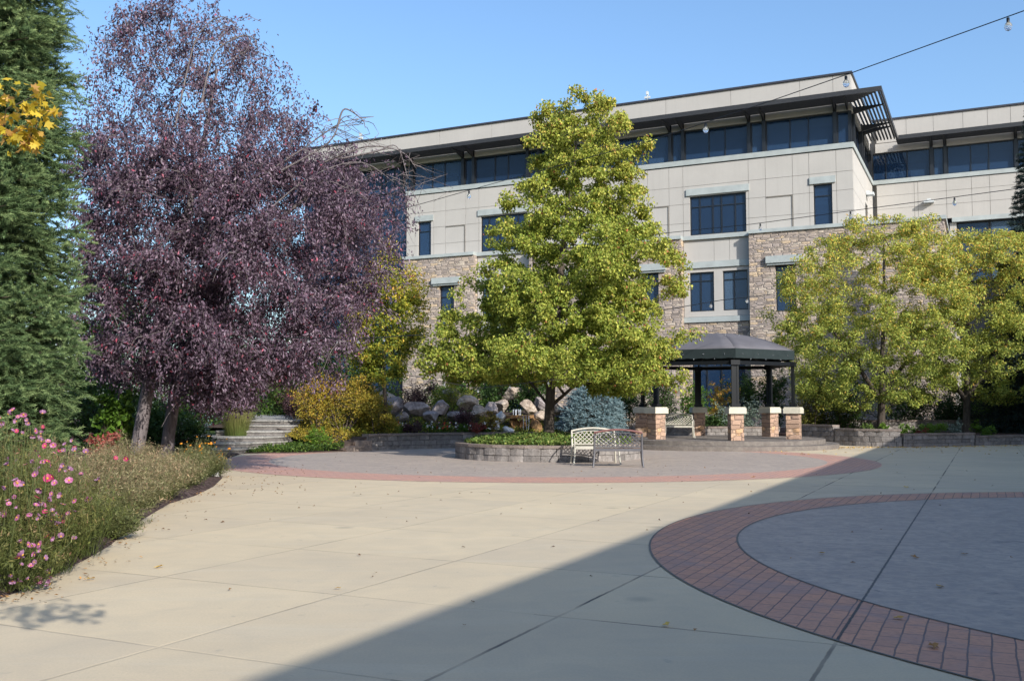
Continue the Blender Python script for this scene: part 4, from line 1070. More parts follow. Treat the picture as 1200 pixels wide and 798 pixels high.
# gold and green small tree left of the planter
rg=np.random.RandomState(41); Y=33.5
prof=px_profile([(288,450,468),(305,432,486),(325,420,498),(350,405,502),(380,400,500),(410,405,492),(435,420,480),(450,432,470)],Y)
T,f=profile_targets(prof,Y,150,rg,.9,.4); bx_=at(452,470,Y)[0]
tr=[[(bx_,Y,.7,.09),(bx_,Y,1.4,.075),(bx_-.1,Y,2.8,.055),(bx_+.05,Y,5.,.025)]]
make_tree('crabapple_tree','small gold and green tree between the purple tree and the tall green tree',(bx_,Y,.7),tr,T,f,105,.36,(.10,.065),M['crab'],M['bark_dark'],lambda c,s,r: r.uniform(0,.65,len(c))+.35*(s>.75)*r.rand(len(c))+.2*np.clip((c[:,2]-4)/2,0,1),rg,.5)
# dark leafy trees that close the view behind the purple tree
for k,(u,Yk,h,wd,seed,lab) in enumerate(((70,29.,6.4,2.8,51,'dark bushy tree standing behind the tall spruce'),(165,31.,6.2,2.8,52,'dark bushy tree behind the two pale trunks'),(245,37,5.8,2.5,53,'dark bushy tree beyond the path steps, below the purple crown'),(345,43,5.0,2.6,54,'green bushy tree beyond the handrail at the end of the path'),(405,42,5.2,2.6,55,'green bushy tree behind the gold shrub'),(555,43.5,3.2,2.2,56,'dark green bushy tree in front of the stone wall, left of the waterfall rocks'))):
    rg=np.random.RandomState(seed); x=at(u,477,Yk)[0]; prof=[(.5,x-wd*.6,x+wd*.6),(1.5,x-wd,x+wd),(h*.6,x-wd*.9,x+wd*.9),(h*.85,x-wd*.55,x+wd*.55),(h,x-.3,x+.3)]
    T,f=profile_targets(prof,Yk,110,rg,.9,.4); tr=[[(x,Yk,.0,.12),(x+.05,Yk,1.2,.09),(x,Yk,h*.8,.03)]]
    make_tree('leafy_tree',lab,(x,Yk,0),tr,T,f,75,.5,(.13,.085),M['shrub'],M['bark_dark'],lambda c,s,r: r.uniform(.0,.8,len(c)),rg,.4,group='dark leafy trees closing the view')

# conifers
def conifer(name,label,base,h,rad,mat,nbr,nsh,rng,shoot=.14,ln=.04,w=.009,lean=.25,zmin=.15,cat='tree',tr=.2,n=14,power=.9,group=None,brl=0,bl_len=.4):
    root=thing(name,label,cat,base,0,group); m=MB()
    m.tube([(0,0,-.05),(0,0,h*.4),(0,0,h*.97)],[tr,tr*.62,.02],9)
    cs=[];ax=[]
    for i in range(nbr):
        t=(i+rng.rand())/nbr; z=zmin+(h-zmin)*t**1.08; a=i*2.39996+rng.normal()*.3
        r=rad(t)*rng.uniform(.84,1.06); d=np.array([math.cos(a),math.sin(a),0])
        tip=np.array([0,0,z])+d*r+np.array([0,0,-lean*r+.10*r])
        p0=np.array([0,0,z+.05*r]); pm=(p0+tip)/2+np.array([0,0,-.06*r])
        m.tube([p0,pm,tip],[.012+.012*r,.009+.006*r,.004],4,True,False)
        k=max(4,int(nsh*(r+.15)/(rad(0)+.15)))
        s=rng.uniform(.12,1.04,k)**.62; side=rng.normal(size=k)*.42*(1.12-s)*max(r,.3)+rng.normal(size=k)*.06
        lat=np.array([-d[1],d[0],0]); q=(p0[None]*((1-s)**2)[:,None]+2*pm[None]*(s*(1-s))[:,None]+tip[None]*(s*s)[:,None])+lat*side[:,None]
        q[:,2]+=-.35*np.abs(side)*.4+rng.normal(size=k)*.07*max(.4,r*.5)+.02
        aa=d[None]*.8+lat[None]*(np.sign(side)*.75)[:,None]+rng.normal(size=(k,3))*.32; aa[:,2]+=rng.uniform(-.35,.45,k)
        if brl:
            aa=unit(aa); B=brl; tt=(np.arange(B)+.3)/B*bl_len
            aa[:,2]-=.02
            sub_=q[:,None]+aa[:,None]*tt[None,:,None]*rng.uniform(.7,1.2,(k,1,1)); sub_[...,2]-=.25*tt[None]**2
            da=aa[:,None]+rng.normal(size=(k,B,3))*.24
            cs.append(sub_.reshape(-1,3)); ax.append(da.reshape(-1,3))
        else:
            cs.append(q); ax.append(aa)
    m.build('trunk',M['bark_brown'],root)
    c=np.concatenate(cs); a=np.concatenate(ax)
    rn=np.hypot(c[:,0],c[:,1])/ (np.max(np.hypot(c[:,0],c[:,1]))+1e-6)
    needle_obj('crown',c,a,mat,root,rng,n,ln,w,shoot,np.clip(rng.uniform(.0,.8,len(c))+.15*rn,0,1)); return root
rg=np.random.RandomState(61)
conifer('spruce_tree','tall dark green spruce filling the left edge of the picture',(-7.95,13.2,.05),13.5,lambda t:(2.02*(1-t)**.36 if t<.98 else .1)*(.78+.22*min(1,t*6)),M['needle'],740,40,rg,.15,.056,.0140,.14,.1,'tree',.22,18,brl=4,bl_len=.36)
rg=np.random.RandomState(62); sp_=at(694,500,34.7)
conifer('blue_spruce','rounded dwarf blue spruce beside the gazebo pier',(sp_[0],34.7,.40),1.72,lambda t:1.12*(1-t**2.2)**.5+.03,M['bluen'],150,26,rg,.12,.045,.016,.02,.1,'shrub',.06,12,brl=3,bl_len=.24)
rg=np.random.RandomState(63); sp_=at(1224,470,41.)
conifer('spruce_tree','dark narrow conifer at the far right edge in front of the office windows',(sp_[0],41.,.3),15.2,lambda t:2.9*(1-t)+.05,M['darkn'],300,150,rg,.26,.08,.026,.25,.2,'tree',.16,11)
rg=np.random.RandomState(64); sp_=at(262,490,37.)
conifer('blue_spruce','small blue green spruce behind the straw grass, under the purple crown',(sp_[0]-.2,36.,.6),2.5,lambda t:1.0*(1-t)**.7+.05,M['bluen'],90,40,rg,.15,.05,.018,.1,.1,'shrub',.05,11)

# yellow maple over the photographer, one branch in the picture
rg=np.random.RandomState(71); mx_,my_=-4.95,3.1
br1=np.array([[-3.15,6.0,3.25],[-3.0,6.05,3.35],[-3.22,6.1,3.12],[-2.93,6.0,3.22],[-3.3,5.9,3.35],[-3.05,6.1,3.08],[-3.4,5.95,3.2]])
br2=np.array([[.1,1.8,3.0],[-.2,1.7,3.05],[-.45,1.95,2.98],[.25,1.5,3.1],[-.6,1.6,3.05],[-.15,2.0,3.0],[.0,1.45,3.08]])
crown=np.array([-5.6,2.4,5.2])+rg.normal(size=(60,3))*np.array([.9,.8,.8])
T=np.concatenate([br1,br2,crown]); sh=np.ones(len(T))
tr=[[(mx_,my_,.05,.10),(mx_,my_,1.5,.08),(mx_-.1,my_,2.8,.06),(mx_-.3,my_-.3,4.4,.035)],[(mx_-.05,my_,2.3,.04),(-4.2,4.8,2.85,.025),(-3.5,5.8,3.15,.012)],[(mx_-.08,my_,2.6,.04),(-3.0,2.4,3.2,.025),(-.9,1.9,3.1,.012)]]
make_tree('maple_tree','yellow maple branch reaching in at the upper left edge',(mx_,my_,.05),tr,T,sh,34,.17,(.085,.08),M['maple'],M['bark_brown'],lambda c,s,r:r.rand(len(c)),rg,1.0,rtip=.003,lobed=True)

# ------------------------------------------------------------------ shrubs
def gz_h(x,y):      # ground height under a plant
    r=math.hypot(x-.85,y-27); a=math.degrees(math.atan2(y-27,x-.85))
    if 7.3<r<28 and 79<a<152: return berm(x,y)
    if x>3 and y>35 and x<36: return .34
    return .06
def put(u,Y,lab,rad,h,n,leaf,mat,seed,z=None,**k):
    x=at(u,477,Y)[0]; z=gz_h(x,Y) if z is None else z
    return shrub(k.pop('name','shrub'),lab,(x,Y,z-.03),rad,h,n,leaf,M[mat],np.random.RandomState(seed),**k)
big=(.085,.055); sm=(.055,.035)
# left of the stair and under the purple tree
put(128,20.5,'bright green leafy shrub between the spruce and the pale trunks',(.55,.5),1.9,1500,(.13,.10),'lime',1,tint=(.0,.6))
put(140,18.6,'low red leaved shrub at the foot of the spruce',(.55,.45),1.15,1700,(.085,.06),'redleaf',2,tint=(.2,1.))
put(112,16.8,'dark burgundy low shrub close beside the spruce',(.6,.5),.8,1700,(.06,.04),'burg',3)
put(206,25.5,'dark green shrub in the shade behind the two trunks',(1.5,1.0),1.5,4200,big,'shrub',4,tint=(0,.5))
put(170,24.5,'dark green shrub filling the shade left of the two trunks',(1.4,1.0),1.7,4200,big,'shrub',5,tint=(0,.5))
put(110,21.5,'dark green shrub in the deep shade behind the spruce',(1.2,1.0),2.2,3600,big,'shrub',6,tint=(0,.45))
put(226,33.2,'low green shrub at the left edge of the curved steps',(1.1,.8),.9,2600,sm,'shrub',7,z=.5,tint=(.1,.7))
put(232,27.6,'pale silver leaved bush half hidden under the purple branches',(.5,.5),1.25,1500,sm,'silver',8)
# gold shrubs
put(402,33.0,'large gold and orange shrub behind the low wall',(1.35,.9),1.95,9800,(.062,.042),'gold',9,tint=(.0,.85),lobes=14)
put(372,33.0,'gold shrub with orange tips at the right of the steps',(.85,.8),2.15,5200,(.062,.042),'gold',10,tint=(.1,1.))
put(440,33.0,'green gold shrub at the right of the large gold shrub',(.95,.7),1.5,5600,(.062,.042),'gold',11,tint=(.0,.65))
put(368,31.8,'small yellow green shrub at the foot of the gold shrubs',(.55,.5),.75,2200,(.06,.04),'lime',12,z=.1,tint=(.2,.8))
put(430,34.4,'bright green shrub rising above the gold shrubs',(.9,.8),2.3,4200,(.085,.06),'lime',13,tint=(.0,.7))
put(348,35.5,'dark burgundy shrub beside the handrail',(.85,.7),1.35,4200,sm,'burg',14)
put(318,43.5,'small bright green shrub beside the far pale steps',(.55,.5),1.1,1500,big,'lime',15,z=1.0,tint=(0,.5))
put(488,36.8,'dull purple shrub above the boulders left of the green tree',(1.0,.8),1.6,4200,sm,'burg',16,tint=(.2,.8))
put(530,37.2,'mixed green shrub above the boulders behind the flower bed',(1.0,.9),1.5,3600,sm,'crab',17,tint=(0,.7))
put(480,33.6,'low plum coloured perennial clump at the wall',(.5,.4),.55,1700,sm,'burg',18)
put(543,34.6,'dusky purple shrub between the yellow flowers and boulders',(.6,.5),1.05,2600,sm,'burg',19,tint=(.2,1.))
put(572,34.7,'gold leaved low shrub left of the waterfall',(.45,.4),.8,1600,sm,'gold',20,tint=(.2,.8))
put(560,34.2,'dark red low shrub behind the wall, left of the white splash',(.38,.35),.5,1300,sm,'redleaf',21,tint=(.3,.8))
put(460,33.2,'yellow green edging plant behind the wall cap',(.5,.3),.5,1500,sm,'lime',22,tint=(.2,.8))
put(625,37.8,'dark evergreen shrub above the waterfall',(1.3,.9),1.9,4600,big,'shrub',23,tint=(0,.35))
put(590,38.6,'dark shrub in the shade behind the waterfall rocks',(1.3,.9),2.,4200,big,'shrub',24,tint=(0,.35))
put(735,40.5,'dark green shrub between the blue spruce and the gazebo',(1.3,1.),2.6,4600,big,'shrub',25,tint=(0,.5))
# behind the gazebo
for i,(u,Y,rx,h,mat,lab,t) in enumerate(((775,42,1.2,2.9,'shrub','tall dark green shrub behind the left gazebo posts',(0,.5)),(812,41.5,1.0,2.2,'lime','green gold shrub behind the white bench in the gazebo',(0,.4)),(846,42.2,.9,2.7,'gold','rusty orange shrub seen through the middle of the gazebo',(.3,1.)),(872,43,1.2,3.1,'shrub','tall dark green shrub behind the front gazebo post',(0,.5)),(905,42.5,1.2,3.3,'shrub','tall dark green shrub behind the right gazebo posts',(.05,.55)),(862,40.6,1.0,1.5,'silver','grey green juniper behind the front pier',(0,.6)),(832,40.5,.7,.9,'shrub','low dark shrub behind the gazebo wall',(0,.5)),
   (952,41.,1.4,3.0,'gold','olive and bronze shrub right of the gazebo',(0,.35)),(985,41.2,1.5,2.9,'shrub','large green shrub left of the nearest yellowing trunk',(.1,.8)),(1065,43.6,1.5,2.5,'shrub','green shrub between the two yellowing trees',(.05,.7)),(1168,42.5,1.3,2.4,'lime','bright lime green shrub right of the forked trunk',(.2,.8)),(1200,41.8,1.2,2.3,'lime','lime green shrub cut by the right edge of the picture',(.2,.8)),(1105,45,1.5,2.2,'shrub','dark shrub in the shade left of the forked trunk',(0,.4)),(1130,46,1.5,2.6,'shrub','dark shrub behind the forked trunk',(0,.3)))):
    put(u,Y,lab,(rx,rx*.8),h,int(3600*rx),big,mat,100+i,tint=t)
# low plants on the right wall
for i,(u,Y,rx,h,mat,lab) in enumerate(((1016,36.9,.35,.35,'cover','pale green mound nearest the tall wall block'),(1034,36.8,.4,.35,'lime','yellow green mound under the nearest yellowing tree'),(1060,36.4,.4,.36,'lime','small green mound on the shaded wall, left of two'),(1092,36.9,.75,.40,'lime','wide low green mound on the shaded wall'),(1118,37.2,.4,.38,'silver','grey white flowering mound left of the forked trunk'),(1150,36.8,.46,.46,'lime','round green mound right of the forked trunk'),(1078,36.2,.3,.2,'redleaf','low rusty plant at the wall edge'))):
    put(u,Y,lab,(rx,rx*.7),h+.2,int(1500*rx+350),(.06,.04),mat,200+i,z=.34,stems=False,name='edging_plant',cat='plant',tint=(.1,.8),lobes=6)
# ground cover patches
def cover(name,label,poly,n,hfun,mat,rng,leaf=(.06,.045),h=.14,tint=(0,1)):
    P=np.array(poly); out=[]
    lo=P.min(0); hi=P.max(0)
    while len(out)<n:
        q=rng.uniform(lo,hi); c=False; j=len(P)-1
        for i in range(len(P)):
            if (P[i,1]>q[1])!=(P[j,1]>q[1]) and q[0]<(P[j,0]-P[i,0])*(q[1]-P[i,1])/(P[j,1]-P[i,1])+P[i,0]: c=not c
            j=i
        if c: out.append(q)
    q=np.array(out); lump=.5+.5*np.sin(q[:,0]*5.1+np.sin(q[:,1]*3.))*np.sin(q[:,1]*4.3+q[:,0])
    z=np.array([hfun(a,b) for a,b in q])+rng.uniform(0,1,n)*h*(.45+.75*lump)
    c=np.column_stack([q,z]); a=rng.normal(size=(n,3)); nn=rng.normal(size=(n,3))*.6; nn[:,2]+=1
    o=leaf_obj(name,c,leaf[0]*rng.uniform(.7,1.3,n),leaf[1]*rng.uniform(.7,1.3,n),a,nn,np.clip(rng.uniform(tint[0],tint[1],n),0,1),mat,None)
    return props(o,label,'ground cover',None,'stuff')
rg=np.random.RandomState(81)
cover('ground_cover','low green ground cover filling the round planter',[(p[0],p[1]) for p in circle(PC,2.36,40)],15000,lambda x,y:.38+.16*(1-((x-PC[0])**2+(y-PC[1])**2)/5.6),M['cover'],rg,(.075,.055),.16)
cover('ground_cover','dark green creeping plants along the foot of the garden steps',[(-8.2,29.9),(-6.6,30.0),(-5.3,31.2),(-5.6,32.2),(-7.0,32.4),(-7.4,31.2),(-7.9,30.4)],4200,lambda x,y:.02+.05*max(0,y-30),M['shrub'],rg,(.07,.05),.2,(.2,1))
cover('ground_cover','yellow fallen leaves and grass right of the garden steps',[(-7.3,31.6),(-5.9,31.4),(-4.9,32.1),(-4.6,33.2),(-6.0,35.),(-7.2,35.)],4200,lambda x,y:berm(x,y) if math.hypot(x-.85,y-27)>7.3 else .03,M['gold'],rg,(.07,.05),.12,(.1,.7))
m=MB(); m.prism([(-8.1,29.8),(-6.5,29.95),(-5.2,31.1),(-4.9,32.),(-5.6,32.6),(-6.4,31.6),(-7.9,30.4)],-.02,.03); struct('planting_bed',m,M['soil'])

# ------------------------------------------------------------------ grasses and flowering plants
def grass_clump(label,base,r,h,n,mat,seed,spread=.55,w=.008,name='ornamental_grass',cat='grass plant',plume=True,group=None):
    rg=np.random.RandomState(seed); root=thing(name,label,cat,base,0,group)
    a=rg.uniform(0,6.28,n); f=rg.uniform(0,1,n)**.5
    b=np.stack([r*.35*f*np.cos(a),r*.35*f*np.sin(a),np.full(n,-.03)],1)
    hh=h*rg.uniform(.55,1.08,n); sp=spread*h*f*rg.uniform(.5,1.1,n)
    t=np.stack([b[:,0]+sp*np.cos(a),b[:,1]+sp*np.sin(a),hh],1)
    bd=np.stack([-.12*sp*np.cos(a),-.12*sp*np.sin(a),.10*hh],1)
    blade_obj('blades',b,t,bd,np.full(n,w)*rg.uniform(.6,1.3,n),mat,root,rg.uniform(0,.2,n),rg.uniform(.5,1.,n)); return root
grass_clump('pale straw coloured feather grass beside the curved steps',(at(277,500,31.7)[0],31.7,.42),.95,1.2,1700,M['strawgrass'],301,.42,.009)
grass_clump('tall yellow grass behind the curved black handrail',(at(331,480,43)[0],43.,1.0),1.4,1.9,1700,M['strawgrass'],302,.25,.02)
grass_clump('second yellow grass clump further left behind the far steps',(at(287,470,48)[0],49.5,1.6),.9,1.2,600,M['strawgrass'],303,.3,.02)

def feathery(label,base,r,h,n,mat,seed,cat='plant',name='perennial_plant',group=None,leafn=0,t0=(0,.3),t1=(.5,1.)):
    """many thin branching stems with fine leaflets"""
    rg=np.random.RandomState(seed); root=thing(name,label,cat,base,0,group)
    a=rg.uniform(0,6.28,n); f=rg.uniform(0,1,n)**.6
    b=np.stack([r*.45*f*np.cos(a),r*.45*f*np.sin(a),np.full(n,-.02)],1); hh=h*rg.uniform(.55,1.05,n)*(1-.35*f)
    t=np.stack([r*f*np.cos(a)*rg.uniform(.8,1.35,n)+rg.normal(size=n)*.06,r*f*np.sin(a)*rg.uniform(.8,1.35,n)+rg.normal(size=n)*.06,hh],1)
    bd=np.stack([rg.normal(size=n)*.06,rg.normal(size=n)*.06,.10*hh],1)
    tint0=rg.uniform(*t0,n); tint1=rg.uniform(*t1,n)
    k=12; s=rg.uniform(.15,1.,(n,k)); p=(b[:,None]*(1-s)[...,None]+t[:,None]*s[...,None]+bd[:,None]*(4*s*(1-s))[...,None]).reshape(-1,3)
    nd=rg.normal(size=p.shape); nd[:,2]=np.abs(nd[:,2])*.45; nd=unit(nd); ln=rg.uniform(.03,.085,len(p))*(h/.7)**.5
    q=p+nd*ln[:,None]; B=np.concatenate([b,p]); T_=np.concatenate([t,q])
    BD=np.concatenate([bd,np.stack([np.zeros(len(p)),np.zeros(len(p)),-.15*ln],1)]); sf=s.ravel()
    tt0=np.concatenate([tint0,np.repeat(tint0,k)*(1-sf)+np.repeat(tint1,k)*sf]); tt1=np.concatenate([tint1,np.clip(tt0[n:]+.12,0,1)])
    kk=n*4; s2=rg.uniform(.1,.97,kk); i2=rg.randint(0,n,kk); c2=b[i2]*(1-s2)[:,None]+t[i2]*s2[:,None]+bd[i2]*(4*s2*(1-s2))[:,None]+rg.normal(size=(kk,3))*.035; c2[:,2]=np.abs(c2[:,2])+.01
    leaf_obj('foliage',c2,rg.uniform(.025,.06,kk),rg.uniform(.008,.018,kk),rg.normal(size=(kk,3))+[0,0,.5],rg.normal(size=(kk,3))+[0,0,.4],np.clip(tint0[i2]*(1-s2)+tint1[i2]*s2+rg.normal(size=kk)*.1,0,1),mat,root)
    blade_obj('foliage',B,T_,BD,np.concatenate([np.full(n,.006),np.full(len(p),.0085)]),mat,root,tt0,tt1,2)
    return root
def flower_mesh(name,np_,r,mat,inner=None,cup=.2):
    V=[];Tt=[];ti=[]
    for i in range(np_):
        a=2*math.pi*i/np_; d=np.array([math.cos(a),math.sin(a),0]); s=np.array([-d[1],d[0],0]); w=r*math.sin(math.pi/np_)*1.15
        b=len(V); V+=[d*r*.12,d*r*.62+s*w+[0,0,r*cup*.6],d*r*1.+s*w*.45+[0,0,r*cup],d*r*1.-s*w*.45+[0,0,r*cup],d*r*.62-s*w+[0,0,r*cup*.6]]
        Tt+=[(b,b+1,b+2),(b,b+2,b+3),(b,b+3,b+4)]; ti+= [i%3*.4]*5
    o=np_mesh(name,np.array(V),Tt,mat,None,np.array(ti)); return o
def eye_mesh(r,mat,name='flower_eye'):
    m=MB(); m.lathe((0,0,0),[(.001,r*.75),(r*.7,r*.55),(r,0),(r*.6,-r*.4)],8); return m.build(name,mat)
def proto(o): 
    me=o.data; bpy.data.objects.remove(o); return me
fl={k:proto(flower_mesh('flower',8,r,M[mt],cup=c)) for k,r,mt,c in (('pink',.029,'pink',.25),('magenta',.029,'magenta',.3),('mauve',.027,'mauve',.9),('orange',.022,'orangep',.3),('white',.03,'whitep',.3),('red',.03,'redp',.3))}
eye=proto(eye_mesh(.009,M['yellowdisc']))
def add_flowers(root,pts,kinds,rg,face=(0.25,-.75,.45),stem_from=None,scale=1.):
    if stem_from is not None:
        m=MB()
        for p in pts:
            b=stem_from(p); mid_=(np.array(b)*.45+np.array(p)*.55)+np.array([rg.normal()*.03,rg.normal()*.03,.02]); m.tube([b,mid_,p],[.0032,.0026,.002],4,True,False)
        m.build('stem',M['stem'],root)
    for p in pts:
        k=kinds[rg.randint(len(kinds))]; o=link(bpy.data.objects.new('flower',fl[k]),root); o.location=tuple(p)
        d=np.array(face)+rg.normal(size=3)*.75; o.rotation_euler=Vector(d).to_track_quat('Z','Y').to_euler(); q_=rg.uniform(.6,1.2)*scale; o.scale=(q_*rg.uniform(.8,1.1),q_*rg.uniform(.7,1.1),q_)
        e=link(bpy.data.objects.new('flower_eye',eye),o); e.location=(0,0,.002)
# cosmos at the left edge (pixel places of the photographed blooms give each its own spot in space)
cos=[(-4.75,9.3,[(2,490),(14,500),(30,494),(44,500),(60,520),(10,530),(34,540),(74,548)],'tall loose pink flowering plant in front of the spruce at the left edge',406,1.5),
     (-4.35,8.6,[(10,482),(38,486),(45,512),(22,505),(90,522)],'tallest pink flowering plant at the left edge, its buds above the others',401,1.4),
     (-4.0,8.1,[(14,588),(2,600),(18,578),(8,625),(28,560),(48,540),(57,568)],'deep pink flowering plant with the darkest open blooms',402,.95),
     (-3.85,8.3,[(42,600),(52,615),(60,620),(66,600),(72,590),(58,630),(50,640),(62,608),(55,595),(70,625),(45,585)],'pink flowering plant with a dense drooping cluster of mauve blooms',403,.95),
     (-4.0,9.2,[(58,612),(76,630),(88,552),(70,548),(92,528)],'pink flowering plant behind the drooping mauve cluster',404,1.05),
     (-3.75,7.55,[(60,675),(45,655),(18,690),(42,640),(30,665)],'lowest pink flowering plant at the edge of the paving',405,.6)]
for x,y,px,lab,seed,h in cos:
    rg=np.random.RandomState(seed)
    root=feathery(lab,(x,y,.05),.40,h*.85,int(110+70*h),M['cosmosf'],seed,'flower','cosmos_plant',None)
    pts=[at(u,v,y+rg.uniform(-.3,.25))-np.array([x,y,.05]) for u,v in px]
    pts=[np.array([p[0],p[1],max(p[2],.06)]) for p in pts]
    extra=[np.array([rg.normal()*.25,rg.normal()*.22,h*rg.uniform(.45,.95)]) for _ in range(6)]
    pts=[p+rg.normal(size=3)*np.array([.04,.05,.045]) for p in pts for _ in range(4 if seed in (403,405) else 2)]
    add_flowers(root,pts+extra,['pink','pink','mauve','magenta'] if seed in (402,) else ['pink','mauve','mauve','mauve','magenta','pink'] ,rg,stem_from=lambda p:(p[0]*.4,p[1]*.4,.0))
# more cosmos foliage outside and behind
for i,(x,y,h,lab) in enumerate(((-5.1,8.6,1.1,'feathery green plant behind the pink blooms at the frame edge'),(-4.75,7.3,.9,'feathery green plant cut by the left frame edge'),(-4.9,10.2,1.15,'tall feathery plant between the pink blooms and the spruce'),(-4.4,6.7,.6,'low feathery plant in the lower left corner'))):
    root=feathery(lab,(x,y,.06),.48,h*1.1,190,M['cosmosf'],420+i,'plant','cosmos_plant')
    rg=np.random.RandomState(440+i); add_flowers(root,[np.array([rg.normal()*.3,rg.normal()*.25,h*rg.uniform(.6,1.)]) for _ in range(8)],['pink','mauve','magenta'],rg,stem_from=lambda p:(p[0]*.4,p[1]*.4,0))
# tan feathery perennials along the edge
per=[(106,10.4,.55,.55,'green'),(95,11.6,.6,.85,'tan'),(136,11.6,.6,.70,'tan'),(118,13.0,.6,.98,'tan'),(160,13.3,.62,.78,'tan'),(186,14.6,.6,.72,'tan'),(203,16.2,.6,.66,'tan'),(145,15.2,.65,1.0,'tan'),(175,16.8,.6,.8,'tan'),(216,17.8,.5,.6,'green'),(222,17.0,.35,.40,'green'),(64,12.4,.6,1.0,'tan'),(140,10.5,.3,.25,'green')]
plab=['low grey green plant spilling onto the paving, just right of the pink blooms','feathery tan plant behind the low grey green one','feathery tan plant at the paving edge, third from the camera','tall feathery tan plant in front of the burgundy shrub','feathery tan plant with reddish tops at the paving edge','rust tinged feathery plant in front of the first pale trunk','grey green feathery plant in front of the second pale trunk','tall feathery tan plant at the foot of the red leaved shrub','feathery plant between the two pale trunks and the paving','fine green plant beside the orange flowers','short green plant at the mulch edge','tall feathery tan plant beneath the spruce','small green sprig lying over the paving edge']
for i,((u,Y,r,h,k),lab) in enumerate(zip(per,plab)):
    x=at(u,477,Y)[0]
    feathery(lab,(x,Y,.06),r*.84,h,int(430*r/.45),M['tanplant'],450+i,'plant','perennial_plant','feathery perennials along the paving edge',t0=(0,.25) if k=='tan' else (0,.15),t1=(.45,1.) if k=='tan' else (.15,.5))
for i,(u,Y,r,h,lab) in enumerate(((236,19.2,.5,.75,'orange flowering plant at the point of the bed'),(222,18.2,.45,.65,'orange flowering plant nearest the two trunks'),(252,19.6,.3,.42,'small orange flowering plant on the tip of the bed by a pale stone'))):
    x=at(u,477,Y)[0]; rg=np.random.RandomState(480+i)
    root=feathery(lab,(x,Y,.06),r,h,int(450*r/.5),M['tanplant'],480+i,'flower','blanket_flower','orange flowering plants on the bed tip',t0=(0,.2),t1=(.2,.7))
    add_flowers(root,[np.array([rg.normal()*r*.5,rg.normal()*r*.4,h*rg.uniform(.6,1.02)]) for _ in range(16)],['orange'],rg,(.1,-.5,.7),lambda p:(p[0]*.5,p[1]*.5,0),1.25)
cover('ground_cover','mixed low plants covering the raised bed between the boulders and the wall cap',[(.85+r_*math.cos(R(a_)),27+r_*math.sin(R(a_))) for r_,aa_ in ((7.75,range(84,139,6)),(9.6,range(138,83,-6))) for a_ in aa_],6500,lambda x,y:berm(x,y),M['crab'],np.random.RandomState(83),(.07,.045),.22,(0,.7))
# small bedding flowers behind the curved wall
for i,(u,Y,kind,lab) in enumerate(((468,33.7,'white','white bedding flowers at the left behind the wall'),(503,34.1,'white','white bedding flowers right of the middle, behind the wall'),(520,34.2,'red','red bedding flowers behind the wall'),(541,34.2,'white','white bedding flowers below the yellow leaves'),(569,34.3,'white','white bedding flowers nearest the waterfall splash'),(463,33.6,'red','few red bedding flowers beside the white ones at the left'))):
    x=at(u,477,Y)[0]; rg=np.random.RandomState(500+i); z=gz_h(x,Y)
    root=shrub('bedding_flower',lab,(x,Y,z-.03),(.3,.22),.42,800,(.05,.035),M['lime'],rg,'flower',None,5,(0,.5),False)
    add_flowers(root,[np.array([rg.normal()*.18,-.1+rg.normal()*.1,rg.uniform(.2,.46)]) for _ in range(14)],[kind],rg,(.1,-.7,.5),None,1.2)

# ------------------------------------------------------------------ boulders and the waterfall
def boulder(label,c,r,mat,seed,name='boulder',group=None):
    rg=np.random.RandomState(seed); m=MB(); import bmesh
    bm=bmesh.new(); bmesh.ops.create_icosphere(bm,subdivisions=4,radius=1.15)
    ax=unit(rg.normal(size=(14,3))); dd=rg.uniform(.55,.9,14); ph=rg.uniform(0,6,6)
    for v in bm.verts:
        p=np.array(v.co); 
        for a,d in zip(ax,dd):
            t=p@a
            if t>d: p=p-a*(t-d)*.97
        n_=.05*math.sin(p[0]*5+ph[0])*math.sin(p[1]*6+ph[1])+.03*math.sin(p[2]*11+ph[2])*math.sin(p[0]*9+ph[3])+.018*math.sin(p[1]*19+ph[4])*math.sin(p[2]*17+ph[5])
        p=p*(1+n_); v.co=(p[0]*r[0],p[1]*r[1],p[2]*r[2])
    me=bpy.data.meshes.new(name); bm.to_mesh(me); bm.free()
    for p in me.polygons: p.use_smooth=False
    me.materials.append(mat); o=link(bpy.data.objects.new(name,me)); o.location=c; o.rotation_euler=(rg.uniform(-.15,.15),rg.uniform(-.15,.15),rg.uniform(0,3))
    return props(o,label,'boulder',group)
